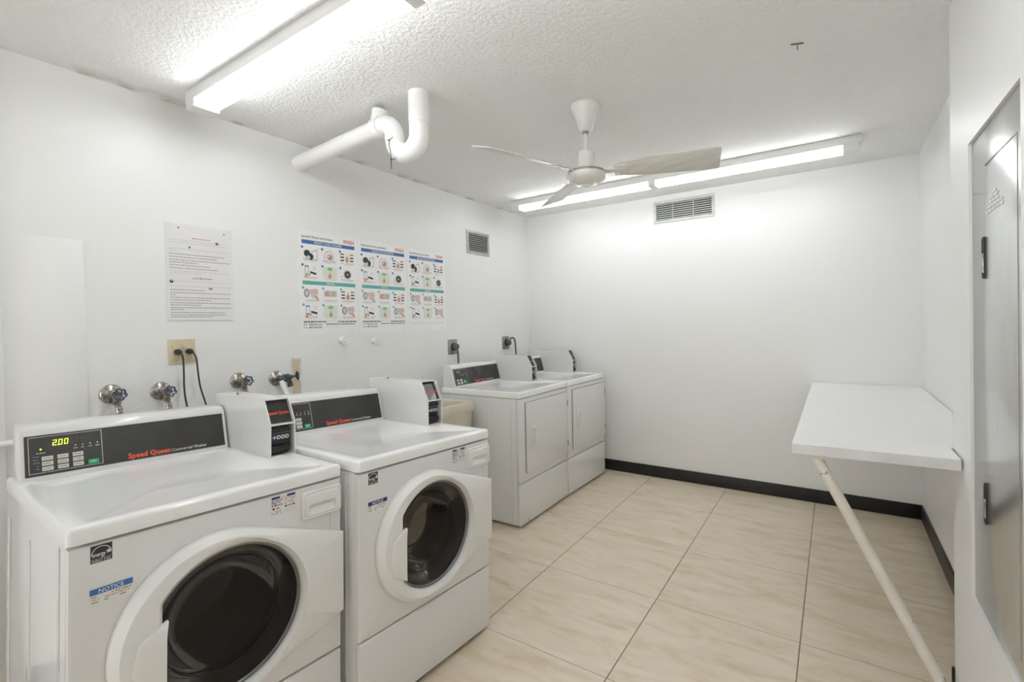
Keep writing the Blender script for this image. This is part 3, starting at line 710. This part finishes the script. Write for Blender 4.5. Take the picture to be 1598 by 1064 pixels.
# ------------------------------------------------------------------ steel door in the near right wall
pd = empty('metal_cabinet_door', (JX+REC, (PY0+PY1)/2, (PZ0+PZ1)/2)); tag(pd, 'recessed brushed grey metal door with two pull latches in the right wall', 'cabinet door')
hy, hz = (PY1-PY0)/2, (PZ1-PZ0)/2
MB().box(0, 0.02, -hy+0.001, hy-0.001, -hz+0.001, hz-0.001, bev=0.002).build('door_leaf', brushed, pd)
# outline groove of the inner leaf
g = MB(); yl, yr, zt_, zb_ = hy-0.150, -hy+0.055, hz-0.105, -hz+0.06
for q in ((yr-0.0015, yr+0.0015, zb_, zt_), (yr, yl, zt_-0.0015, zt_+0.0015)): g.box(-0.0012, 0.0005, *q)
g.build('leaf_seam', inkg, pd, smooth=0)
for zc in (0.335, -0.365):
    yc = hy-0.135; l = MB()
    def ov(x, sy, sz, hh): return [(x, yc+sy*math.cos(a), zc+(hh if math.sin(a) > 0 else -hh)+sz*math.sin(a)) for a in [2*PI*(k+0.5)/28 for k in range(28)]]
    l.loft([ov(0, .014, .014, .046), ov(-.0025, .014, .014, .046), ov(-.003, .012, .012, .046), ov(.001, .0105, .0105, .046)], cap1=True)
    la = l.build('pull_latch', black, pd, smooth=40)
    MB().box(-0.004, 0.001, yc-0.007, yc+0.007, zc-0.042, zc+0.012, bev=0.0015).build('latch_lever', chrome, la)
tx = MB(); rnd = random.Random(11)
F = Flat(tx, (-0.0006, 0.082, 0.505), (0, -1, 0), Z)
for k, (u0, u1) in enumerate(((0.055, 0.095), (0.04, 0.12), (0.015, 0.13), (0.012, 0.155), (0.0, 0.165))): F.words(u0, u1, k*0.0115, 0.007, gold, 1, fill=1, rnd=rnd)
tx.build('printed_lettering', gold, pd, smooth=0)
MB().lathe((-0.001, hy-0.03, hz-0.16), (-1, 0, 0), [(0, 0.004), (0.002, 0.003)], n=10).build('screw', steelp, pd)

# ------------------------------------------------------------------ ceiling fan
fn_ = empty('ceiling_fan', (1.579, 2.806, H)); tag(fn_, 'white three-blade ceiling fan hanging in the middle of the room', 'ceiling fan')
MB().lathe((0, 0, 0), (0, 0, -1), [(0, 0.072), (0.006, 0.075), (0.02, 0.070), (0.05, 0.055), (0.09, 0.042), (0.125, 0.032), (0.130, 0.026)], n=40).build('canopy', fanw, fn_, smooth=50)
MB().lathe((0, 0, -0.12), (0, 0, -1), [(0, 0.0085), (0.12, 0.0085)], n=16).build('downrod', fanw, fn_)
MB().lathe((0, 0, -0.128), (0, 0, -1), [(0, 0.015), (0.012, 0.015)], n=8).build('collar', chrome, fn_)
MB().lathe((0, 0, -0.219), (0, 0, -1), [(0, 0.014), (0.008, 0.036), (0.016, 0.042), (0.085, 0.045), (0.095, 0.050), (0.100, 0.066), (0.112, 0.084)], n=40).build('motor_housing', fanw, fn_, smooth=50)
MB().lathe((0, 0, -0.327), (0, 0, -1), [(0, 0.090), (0.008, 0.092), (0.014, 0.092)], n=40).build('rotor_ring', steelp, fn_, smooth=50)
MB().lathe((0, 0, -0.340), (0, 0, -1), [(0, 0.096), (0.010, 0.099), (0.022, 0.094), (0.036, 0.078), (0.044, 0.05), (0.046, 0.0)], n=40).build('motor_cap', fanw, fn_, smooth=50)
for k, ang in enumerate((17, 136, 250)):
    Rm = Matrix.Rotation(math.radians(ang), 4, 'Z') @ Matrix.Translation((0, 0, -0.334)) @ Matrix.Rotation(math.radians(-19), 4, 'X')
    br = MB(); br.box(0.075, 0.175, -0.014, 0.014, -0.002, 0.003, bev=0.001, T=Rm); br.box(0.14, 0.20, -0.04, 0.04, -0.0015, 0.0025, bev=0.001, T=Rm)
    for (bx_, by_) in ((0.155, 0.025), (0.155, -0.025), (0.188, 0.0)): br.lathe(Rm @ Vector((bx_, by_, -0.004)), Rm.to_3x3() @ Vector((0, 0, -1)), [(0, 0.006), (0.003, 0.004)], n=8)
    arm = br.build('blade_arm', fanw, fn_)
    bl = MB(); ol = [(0.135, -0.032), (0.16, -0.050), (0.30, -0.068), (0.60, -0.080), (0.618, -0.072), (0.622, 0.068), (0.61, 0.078), (0.30, 0.066), (0.16, 0.048), (0.135, 0.030)]
    bl.prism([Rm @ Vector((x, y, 0.0026)) for x, y in ol], Rm.to_3x3() @ Vector((0, 0, 0.005)), bev=0.0012); bl.build('blade', bladem, fn_, smooth=40)

# ------------------------------------------------------------------ drain pipe with trap
dp = empty('drain_pipe', (0.0, 2.24, 2.33)); tag(dp, 'thick white painted drain pipe with a trap, from the left wall up to the ceiling', 'pipe')
rP = 0.043
def O(x, y, z): return (x, y-2.24, z-2.33)
ex, dyy = 0.80, -0.05
MB().tube([O(0, 2.262, 2.325), O(0.74, 2.215, 2.330)], rP, n=28).build('straight_pipe', pvc, dp, smooth=50)
# trap: elbow down, U bend, up
y_ = 2.212; path = []
path.append(O(0.76, y_, 2.330))
for k in range(0, 9): a = PI/2*k/8; path.append(O(0.800+0.070*math.sin(a), y_, 2.260+0.070*math.cos(a)))
path.append(O(0.870, y_, 2.252))
for k in range(0, 13): a = PI*k/12; path.append(O(0.940-0.070*math.cos(a), y_+0.02*k/12, 2.243-0.070*math.sin(a)))
path.append(O(1.01, y_+0.02, 2.30))
MB().tube(path, 0.045, n=28).build('trap_bend', pvc, dp, smooth=50)
MB().tube([O(1.01, y_+0.02, 2.295), O(1.01, y_+0.022, H+0.01)], 0.0475, n=28).build('riser_pipe', pvc, dp, smooth=50)
MB().tube([O(0.870, y_, 2.243), O(0.870, y_, 2.262)], 0.0465, n=28).build('joint_collar', pvc, dp, smooth=50)
MB().tube([O(0.735, 2.2145, 2.330), O(0.785, 2.212, 2.331)], 0.050, n=28).build('joint_collar', pvc, dp, smooth=50)
# open stub above the joint
st = MB(); st.lathe(O(0.750, 2.215, 2.34), (0.22, 0.05, 1), [(0, 0.040), (0.075, 0.040), (0.078, 0.038), (0.078, 0.033), (0.03, 0.032)], n=28, cap0=False, cap1=False)
st.build('open_stub', pvc, dp, smooth=50)
MB().lathe(O(0.758, 2.216, 2.375), (0.22, 0.05, 1), [(0, 0.033), (0.02, 0.033)], n=24).build('stub_plug', steelp, dp)
cd_ = MB(); y_c = y_-0.0475
cd_.tube([O(0.868, y_c, 2.232), O(0.885, y_c-0.001, 2.229), O(0.905, y_c+0.004, 2.240)], 0.0016, n=8)
cd_.tube([O(0.885, y_c-0.001, 2.229), O(0.884, y_c-0.001, 2.20), O(0.888, y_c+0.003, 2.175), O(0.890, y_c+0.004, 2.14), O(0.891, y_c+0.004, 2.095)], 0.0018, n=8)
cd_.sphere(O(0.885, y_c-0.001, 2.229), 0.004); cd_.sphere(O(0.890, y_c+0.004, 2.139), 0.004); cd_.tube([O(0.890, y_c+0.004, 2.139), O(0.912, y_c+0.012, 2.141)], 0.0016, n=8)
cdo = cd_.build('cord', black); cdo.location = (0.0, 2.24, 2.33)
tag(cdo, 'thin black cord tied around the white drain trap and hanging down', 'cord')

# ------------------------------------------------------------------ wall vents
def grille(name, org, xd, w_, h_, nsl, m, label, bars=(), frame=0.022):
    xd = Vector(xd); n = xd.cross(Vector(Z)); R = Matrix((xd, Vector(Z), n)).transposed()
    root = empty(name, org, R); tag(root, label, 'vent')
    f = MB(); fr = frame
    f.box(0, w_, 0, fr, 0, 0.008, bev=0.002); f.box(0, w_, h_-fr, h_, 0, 0.008, bev=0.002); f.box(0, fr, fr, h_-fr, 0, 0.008, bev=0.002); f.box(w_-fr, w_, fr, h_-fr, 0, 0.008, bev=0.002)
    f.build('frame', m, root)
    MB().box(fr, w_-fr, fr, h_-fr, 0.0, 0.0006).build('duct_opening', dark, root, smooth=0)
    ih = h_-2*fr
    for k in range(nsl):
        zc = fr+ih*(k+0.5)/nsl
        MB().prism([(fr, zc-ih/nsl*0.10, 0.0066), (fr, zc-ih/nsl*0.28, 0.0066), (fr, zc+ih/nsl*0.16, 0.001), (fr, zc+ih/nsl*0.30, 0.001)], (w_-2*fr, 0, 0)).build('slat', m, root, smooth=0)
    for u in bars: MB().box(u-0.002, u+0.002, fr, h_-fr, 0.006, 0.009).build('divider', m, root, smooth=0)
    for u in (fr/2, w_-fr/2): MB().lathe((u, h_/2, 0.008), Z, [(0, 0.004), (0.0015, 0.003)], n=10).build('screw', steelp, root)
    return root
grille('air_vent', (1.300, D, 2.205), (1, 0, 0), 0.500, 0.185, 8, ventm, 'wide white air vent high on the back wall below the strip light', (0.165, 0.333))
grille('air_vent', (0, 3.762, 1.976), (0, 1, 0), 0.308, 0.197, 9, ventg, 'small grey louvred vent high on the left wall, right of the posters')

# ------------------------------------------------------------------ posters
def poster(y0, wd, z0, ht, title, head, sub, label, foot):
    root = MB(); root.box(0.0, 0.002, y0, y0+wd, z0, z0+ht, paper)
    F = Flat(root, (0.0022, y0, z0+ht), Y, Z, 0.00025); rnd = random.Random(int(y0*100)); w_, h_ = wd, ht
    def U(u): return u*w_
    def V(v): return v*h_
    F.text(title, U(.06), V(.066), 0.022, inkd, 1, width=U(.50), bold=0.008); F.text('WASH', U(.74), V(.072), 0.034, inkr, 1, width=U(.20), bold=0.03)
    F.rect(U(.06), V(.088), U(.95), V(.125), inkb, 1); F.text(head, U(.26), V(.118), 0.021, inkw, 2, width=U(.46), bold=0.012)
    F.rect(U(.06), V(.482), U(.95), V(.519), inkt, 1); F.text(sub, U(.44), V(.511), 0.020, inkw, 2, width=U(.14), bold=0.012)
    cols = (.07, .385, .69); rows = (.155, .325, .545, .710)
    def cap(c, r):
        for k in range(2): F.words(U(c+.01+.02*k), U(c+.24-.03*k), V(r+.120+.014*k), 0.0035, inkg if k == 0 else inkp, 1, rnd=rnd)
    def hand(u, v, s, m=inko): F.pol([(u-s*.5, v+s*1.6), (u-s*.8, v+s*.4), (u-s*.3, v), (u-s*.15, v-s*.9), (u+s*.15, v-s*.9), (u+s*.25, v), (u+s*.8, v+s*.3), (u+s*.45, v+s*1.6)], m, 3)
    def bars_(u, v):
        for i in range(3):
            F.rect(U(u+.00), V(v+.010+i*.032), U(u+.065), V(v+.024+i*.032), (inkb, inkd, inkd)[i], 2); F.rect(U(u+.17), V(v+.010+i*.032), U(u+.235), V(v+.024+i*.032), (inkr, inkd, inkd)[i], 2)
        hand(U(u+.118), V(v+.05), U(.045))
    def wash(u, v):
        F.disc(U(u+.07), V(v+.05), U(.05), inkd, 2); F.disc(U(u+.12), V(v+.08), U(.05), inkd, 3); F.disc(U(u+.09), V(v+.09), U(.03), inkpg, 4); F.disc(U(u+.06), V(v+.105), U(.02), inkp, 5)
        for i in range(3): F.disc(U(u+.15+.03*i), V(v+.03-.008*i), U(.010), inkg, 2, 8)
        F.rect(U(u+.225), V(v), U(u+.232), V(v+.105), inkg, 2); F.rect(U(u), V(v+.10), U(u+.232), V(v+.104), inkpg, 2)
    def soap(u, v):
        F.disc(U(u+.11), V(v+.06), U(.085), inkp, 2); F.disc(U(u+.11), V(v+.06), U(.070), paper, 3); F.disc(U(u+.12), V(v+.065), U(.045), inkg, 4); F.disc(U(u+.10), V(v+.055), U(.030), inkp, 5)
        F.rect(U(u), V(v+.10), U(u+.23), V(v+.104), inkp, 2)
    def phone(u, v):
        F.rect(U(u+.03), V(v), U(u+.09), V(v+.085), inkg, 2); F.rect(U(u+.037), V(v+.012), U(u+.083), V(v+.075), paper, 3); F.rect(U(u+.03), V(v), U(u+.09), V(v+.010), inkb, 3)
        hand(U(u+.05), V(v+.085), U(.030)); F.pol([(U(u+.11), V(v+.05)), (U(u+.21), V(v+.065)), (U(u+.205), V(v+.085)), (U(u+.11), V(v+.07))], inkd, 3); F.rect(U(u+.16), V(v+.005), U(u+.205), V(v+.035), inkpg, 2); F.rect(U(u+.17), V(v+.010), U(u+.198), V(v+.030), paper, 3)
        F.disc(U(u+.10), V(v+.088), U(.012), inkd, 4, 8)
    def press(u, v):
        F.rect(U(u), V(v-.005), U(u+.235), V(v+.112), inklg, 2); F.disc(U(u+.118), V(v+.015), U(.045), inkgr, 3, ry=V(.016)); hand(U(u+.118), V(v+.070), U(.038))
    def drum(u, v):
        F.disc(U(u+.12), V(v+.055), U(.075), inkpg, 2, 20); F.disc(U(u+.12), V(v+.055), U(.055), inkd, 3, 20); F.disc(U(u+.12), V(v+.055), U(.022), inkg, 4); F.disc(U(u+.02), V(v+.08), U(.014), inkp, 2, 8)
    def arm_(u, v):
        F.disc(U(u+.05), V(v+.045), U(.045), inkg, 2, ry=V(.042)); F.disc(U(u+.05), V(v+.045), U(.028), inkpg, 3, ry=V(.026)); F.pol([(U(u+.09), V(v+.01)), (U(u+.22), V(v)), (U(u+.235), V(v+.05)), (U(u+.12), V(v+.075))], inkp, 2)
        F.pol([(U(u+.10), V(v+.04)), (U(u+.20), V(v+.05)), (U(u+.24), V(v+.10)), (U(u+.12), V(v+.085))], inkpg, 3); F.pol([(U(u+.17), V(v+.075)), (U(u+.20), V(v+.07)), (U(u+.245), V(v+.115)), (U(u+.22), V(v+.118))], inko, 4)
    def panel_(u, v):
        F.rect(U(u+.01), V(v+.01), U(u+.225), V(v+.075), inkpg, 2); F.disc(U(u+.07), V(v+.045), U(.04), inkr, 3, ry=V(.02)); F.disc(U(u+.16), V(v+.045), U(.04), inkgr, 3, ry=V(.02)); F.rect(U(u+.05), V(v+.035), U(u+.17), V(v+.055), inkp, 4)
    grid = [[wash, soap, bars_], [phone, press, drum], [arm_, panel_, bars_], [phone, press, arm_]]
    for i, r in enumerate(rows):
        for j, c in enumerate(cols):
            grid[i][j](c, r+.012); cap(c, r); F.disc(U(c-.005), V(r+.005), 0.0075, inkb if i < 2 else inkt, 6, 12)
    if foot:
        F.rect(U(.06), V(.868), U(.95), V(.872), inkpg, 1); F.words(U(.06), U(.42), V(.876), 0.006, inkd, 2, fill=1, rnd=rnd); F.words(U(.62), U(.95), V(.876), 0.006, inkd, 2, fill=1, rnd=rnd)
        F.words(U(.06), U(.12), V(.902), 0.005, inkg, 2, rnd=rnd); F.text('fixlaundry.com', U(.14), V(.912), 0.013, inkd, 2, width=U(.21), bold=0.02); F.words(U(.42), U(.94), V(.900), 0.005, inkd, 2, fill=1, rnd=rnd)
        F.words(U(.06), U(.12), V(.932), 0.005, inkg, 2, rnd=rnd); F.text('(800) 342-5932', U(.14), V(.942), 0.013, inkd, 2, width=U(.21), bold=0.02); F.words(U(.42), U(.75), V(.928), 0.002, inkpg, 2, rnd=rnd)
    else:
        F.words(U(.06), U(.94), V(.895), 0.0022, inkpg, 2, fill=1, rnd=rnd); F.words(U(.06), U(.94), V(.907), 0.0022, inkpg, 2, fill=1, rnd=rnd)
    F.words(U(.84), U(.93), V(.965), 0.003, inkpg, 2, rnd=rnd)
    o = root.build('instruction_poster', paper, None, smooth=0, recalc=False); tag(o, label, 'poster', 'laundry instruction posters on the left wall')
poster(2.240, .411, 1.329, .612, 'Laundry Room Instructions', 'FRONT LOAD WASHER', 'DRYER', 'laundry room instruction poster, leftmost of the three, headed Laundry Room Instructions', True)
poster(2.657, .420, 1.328, .613, 'Instrucciones de Lavandería', 'LAVADORA DE CARGA FRONTAL', 'SECADORA', 'middle one of the three laundry instruction posters with blue and teal bars', True)
poster(3.083, .400, 1.327, .610, 'Enstriksyon pou Lesiv', 'MACHIN POU LAVE RAD', 'SECHE', 'rightmost of the three laundry instruction posters, without bold footer text', False)

# notice sheet
nb = MB(); y0, z0, wd, ht = 1.586, 1.415, 0.291, 0.459
nb.box(0, 0.005, y0, y0+wd, z0, z0+ht, plate, bev=0.0008)
F = Flat(nb, (0.0052, y0, z0+ht), Y, Z, 0.0003); rnd = random.Random(21)
F.text('IMPORTANT NOTICE', .38*wd, .145*ht, 0.009, inkr, 1, width=.28*wd, bold=0.01)
F.text('AVISO IMPORTANTE', .37*wd, .565*ht, 0.009, inkd, 1, width=.30*wd, bold=0.01)
for v, u1, m in ((.165, .72, 0), (.19, .88, 0), (.255, .96, 0), (.275, .16, 0), (.31, .88, 1), (.34, .75, 1), (.37, .96, 1), (.395, .45, 1), (.425, .64, 1), (.455, .76, 1), (.485, .96, 0), (.505, .50, 0), (.59, .96, 0), (.64, .96, 0), (.68, .56, 1), (.71, .96, 1), (.733, .14, 1), (.76, .96, 1), (.785, .66, 1), (.815, .96, 1), (.838, .50, 1), (.865, .96, 1), (.885, .24, 1), (.915, .86, 1), (.94, .88, 1), (.96, .68, 1)):
    F.words(.05*wd, u1*wd, v*ht, 0.0036, inkg if m else inkpg, 1, fill=1, rnd=rnd)
for u, v, r in ((.76, .165, .0075), (.34, .235, .005), (.07, .60, .0085), (.63, .66, .005), (.66, .662, .004)): F.disc(u*wd, v*ht, r, inkd, 3, 7); F.disc(u*wd, v*ht-r*.3, r*.4, inkpg, 4, 7)
sheet = empty('notice_sheet', (0, y0, z0)); nbm = nb.build('printed_sheet', plate, sheet, smooth=0, recalc=False); nbm.location = (0, -y0, -z0)
for (yy, zz) in ((0.055, 0.44), (0.255, 0.435)): MB().lathe((0.005, yy, zz), (1, 0, 0), [(0, 0.0045), (0.0025, 0.0035)], n=10).build('screw', steelp, sheet)
tag(sheet, 'white printed notice sheet in small grey type screwed to the left wall', 'notice')

# ------------------------------------------------------------------ outlets and cords
ou = empty('wall_outlet', (0, 1.641, 1.2665)); tag(ou, 'ivory double outlet plate above the nearest washer', 'outlet')
b = MB(); b.box(0, 0.006, -0.057, 0.057, -0.058, 0.058, bev=0.003); b.build('cover_plate', ivory, ou)
for yy in (-0.024, 0.024):
    MB().box(0.006, 0.010, yy-0.017, yy+0.017, -0.034, 0.034, bev=0.003).build('socket', ivory, ou)
    MB().lathe((0.010, yy, -0.042), (1, 0, 0), [(-0.004, 0.003), (-0.002, 0.003)], n=8).build('screw', steelp, ou)
for k, (yy, pts) in enumerate(((1.617, [(0.045, 1.621, 1.262), (0.055, 1.625, 1.235), (0.056, 1.626, 1.17), (0.060, 1.624, 1.10), (0.075, 1.625, 1.03), (0.10, 1.64, 0.90)]),
                              (1.665, [(0.045, 1.670, 1.262), (0.056, 1.679, 1.235), (0.058, 1.684, 1.17), (0.062, 1.690, 1.10), (0.080, 1.700, 1.03), (0.12, 1.72, 0.90)]))):
    root = empty('power_cord', (0.010, yy, 1.266)); tag(root, ('black power cord plugged into the left half of the ivory outlet', 'black power cord plugged into the right half of the ivory outlet')[k], 'cord', 'black cords in the ivory outlet')
    off = Vector((0.010, yy, 1.266))
    MB().lathe((0, 0, 0), (1, 0.1, -0.05), [(0, 0.013), (0.018, 0.014), (0.026, 0.010), (0.036, 0.006)], n=16).build('plug', black, root)
    # smooth path
    P = [Vector(p)-off for p in pts]; Q = []
    for i in range(len(P)-1):
        p0, p1, p2, p3 = P[max(i-1, 0)], P[i], P[i+1], P[min(i+2, len(P)-1)]
        for j in range(6):
            t_ = j/6; Q.append(0.5*((2*p1)+(-p0+p2)*t_+(2*p0-5*p1+4*p2-p3)*t_**2+(-p0+3*p1-3*p2+p3)*t_**3))
    Q.append(P[-1]); MB().tube([Vector((0.02, 0.002, -0.001))]+Q, 0.0038, n=10).build('cable', black, root)
def dryer_outlet(yc, zc, label, mode):
    root = empty('dryer_outlet', (0, yc, zc)); tag(root, label, 'outlet', 'steel dryer outlets above the dryers')
    MB().box(0, 0.005, -0.056, 0.056, -0.060, 0.060, bev=0.002).build('cover_plate', steelp, root)
    MB().lathe((0.005, 0.01, 0.0), (1, 0, 0), [(0, 0.032), (0.008, 0.032), (0.010, 0.028)], n=28).build('socket', black, root)
    rt = empty('power_cord', (0.015, yc+0.01, zc)); tag(rt, ('thick grey cord hanging straight down from the outlet above the nearer dryer', 'thick grey cord looping over from the outlet above the corner dryer')[mode], 'cord', 'thick grey dryer cords')
    MB().lathe((0, 0, 0), (1, 0, 0), [(0, 0.027), (0.02, 0.028), (0.032, 0.022), (0.034, 0.0)], n=24).build('plug', greycord, rt)
    if mode: P = [(0.02, 0.0, 0.02), (0.03, 0.014, 0.04), (0.035, 0.035, 0.046), (0.038, 0.056, 0.036), (0.04, 0.070, 0.01), (0.042, 0.074, -0.05), (0.044, 0.074, -0.12), (0.05, 0.07, -0.3)]
    else: P = [(0.02, 0.003, -0.02), (0.028, 0.006, -0.04), (0.03, 0.006, -0.08), (0.034, 0.004, -0.14), (0.04, 0.0, -0.30)]
    P = [Vector(p) for p in P]; Q = []
    for i in range(len(P)-1):
        p0, p1, p2, p3 = P[max(i-1, 0)], P[i], P[i+1], P[min(i+2, len(P)-1)]
        for j in range(6):
            t_ = j/6; Q.append(0.5*((2*p1)+(-p0+p2)*t_+(2*p0-5*p1+4*p2-p3)*t_**2+(-p0+3*p1-3*p2+p3)*t_**3))
    Q.append(P[-1]); MB().tube(Q, 0.0075, n=12).build('cable', greycord, rt)
dryer_outlet(3.555, 1.190, 'steel outlet plate on the left wall above the nearer dryer', 0)
dryer_outlet(4.300, 1.190, 'steel outlet plate on the left wall above the corner dryer', 1)

# ------------------------------------------------------------------ water valves
def valve(y, z, kind, label, wheel=blued, hose=True):
    root = empty('water_valve', (0, y, z)); tag(root, label, 'valve', 'water shut-off valves behind the washers')
    MB().lathe((0, 0, 0), (1, 0, 0), [(0, 0.041), (0.004, 0.041), (0.010, 0.035), (0.016, 0.022), (0.018, 0.014)], n=32).build('wall_flange', chrome, root, smooth=50)
    b = MB(); m = greenish if kind == 4 else brass
    if kind != 4:
        b.lathe((0.01, 0, 0), (1, 0, 0), [(0, 0.012), (0.02, 0.013), (0.022, 0.018), (0.034, 0.018), (0.036, 0.014), (0.052, 0.013), (0.054, 0.017), (0.064, 0.016), (0.066, 0.008), (0.095, 0.005)], n=18)
        b.lathe((0.050, 0.003, -0.005), (0, 0.05, -1), [(0, 0.012), (0.022, 0.012), (0.024, 0.016), (0.036, 0.016)], n=8)
        b.build('valve_body', m, root)
        wc, wa = Vector((0.098, 0.003, 0.004)), Vector((1, 0.1, 0.15)); hp = Vector((0.052, 0.006, -0.04)); hd = [(0.056, 0.012, -0.075), (0.064, 0.018, -0.12), (0.075, 0.02, -0.25)]
    else:
        b.lathe((0.01, 0, 0), (1, 0, 0), [(0, 0.012), (0.03, 0.012)], n=16)
        b.lathe((0.045, -0.015, -0.002), (0, 1, 0.08), [(0, 0.010), (0.01, 0.015), (0.03, 0.015), (0.034, 0.021), (0.060, 0.021), (0.064, 0.015), (0.078, 0.012), (0.080, 0.006), (0.115, 0.005)], n=18)
        b.lathe((0.048, 0.045, -0.008), (0.15, 0.15, -1), [(0, 0.013), (0.03, 0.013), (0.032, 0.016), (0.042, 0.014)], n=12)
        b.build('valve_body', m, root)
        wc, wa = Vector((0.045, 0.098, 0.008)), Vector((0.25, 1, 0.08)); hp = Vector((0.05, 0.0, -0.01)); hd = [(0.056, 0.010, -0.05), (0.07, 0.022, -0.09), (0.08, 0.03, -0.25)]
    wa.normalize(); u = wa.orthogonal().normalized(); v = wa.cross(u); wl = MB()
    N = 36; rad = lambda a: 0.0215+0.0028*math.cos(6*a)
    wl.tube([wc+rad(2*PI*k/N)*(math.cos(2*PI*k/N)*u+math.sin(2*PI*k/N)*v) for k in range(N+1)], 0.0035, n=8)
    for k in range(6): a = 2*PI*k/6+0.2; wl.tube([wc, wc+0.021*(math.cos(a)*u+math.sin(a)*v)], 0.0022, n=6)
    wl.lathe(wc-wa*0.004, wa, [(0, 0.006), (0.010, 0.006), (0.012, 0.003)], n=10)
    wl.build('handwheel', wheel, root, smooth=50)
    MB().tube([hp]+[Vector(p) for p in hd], 0.0105 if kind != 4 else 0.013, n=14).build('hose', braid if kind != 4 else pvc, root)
    if kind != 4: MB().tube([Vector(hd[0])*0.5+hp*0.5+Vector((0, 0, 0.004)), Vector(hd[0])], 0.0125, n=12).build('hose_ferrule', chrome, root)
valve(1.372, 1.100, 1, 'leftmost of the shut-off valves behind the nearest washer, blue handwheel')
valve(1.552, 1.090, 1, 'shut-off valve just left of the two hanging black cords')
valve(1.893, 1.100, 1, 'shut-off valve above the coin box between the washers, blue handwheel')
valve(2.094, 1.090, 4, 'dark bronze shut-off valve turned sideways beside the brownish wall patch', wheel=greenish)
for k, (y, z) in enumerate(((2.513, 1.283), (2.763, 1.271))):
    root = empty('painted_knob', (0, y, z)); tag(root, ('white painted valve knob under the leftmost poster', 'white painted valve knob under the middle poster')[k], 'knob', 'white painted valve knobs under the posters')
    MB().lathe((0, 0, 0), (1, 0, 0), [(0, 0.020), (0.006, 0.018), (0.010, 0.009), (0.035, 0.009)], n=20).build('stem', pvc, root)
    wl = MB(); N = 40
    wl.tube([Vector((0.040, (0.021+0.003*math.cos(6*2*PI*k2/N))*math.cos(2*PI*k2/N), (0.021+0.003*math.cos(6*2*PI*k2/N))*math.sin(2*PI*k2/N))) for k2 in range(N+1)], 0.005, n=8)
    for k2 in range(6): a = PI*k2/3; wl.tube([(0.038, 0, 0), (0.040, 0.02*math.cos(a), 0.02*math.sin(a))], 0.0035, n=6)
    wl.lathe((0.032, 0, 0), (1, 0, 0), [(0, 0.009), (0.012, 0.009), (0.016, 0.005)], n=12)
    wl.build('handwheel', pvc, root, smooth=50)
# white horizontal pipe behind the nearest washer, at the left edge
hp_ = MB(); hp_.tube([(0.05, 0.75, 0.962), (0.05, 1.20, 0.962)], 0.013, n=14); o = hp_.build('water_pipe', pvc)
tag(o, 'short white horizontal pipe on the wall at the left edge of the photo', 'pipe')
for yy in (0.80, 1.17):
    MB().box(0.0, 0.05, yy-0.008, yy+0.008, 0.955, 0.969).build('pipe_clip', pvc, o)
# little hook in the ceiling
hk = MB(); hk.tube([(0, 0, 0), (0, 0, -0.025)], 0.0018, n=8); hk.tube([(-0.022, -0.006, -0.001), (0.020, 0.010, -0.001)], 0.0035, n=6)
o = hk.build('ceiling_hook', greycord); o.location = (2.492, 2.81, H); tag(o, 'tiny dark hook in the textured ceiling right of the fan', 'hook')
hk = MB(); hk.lathe((0, 0, 0), (0, 0, -1), [(0, 0.006), (0.003, 0.004)], n=8)
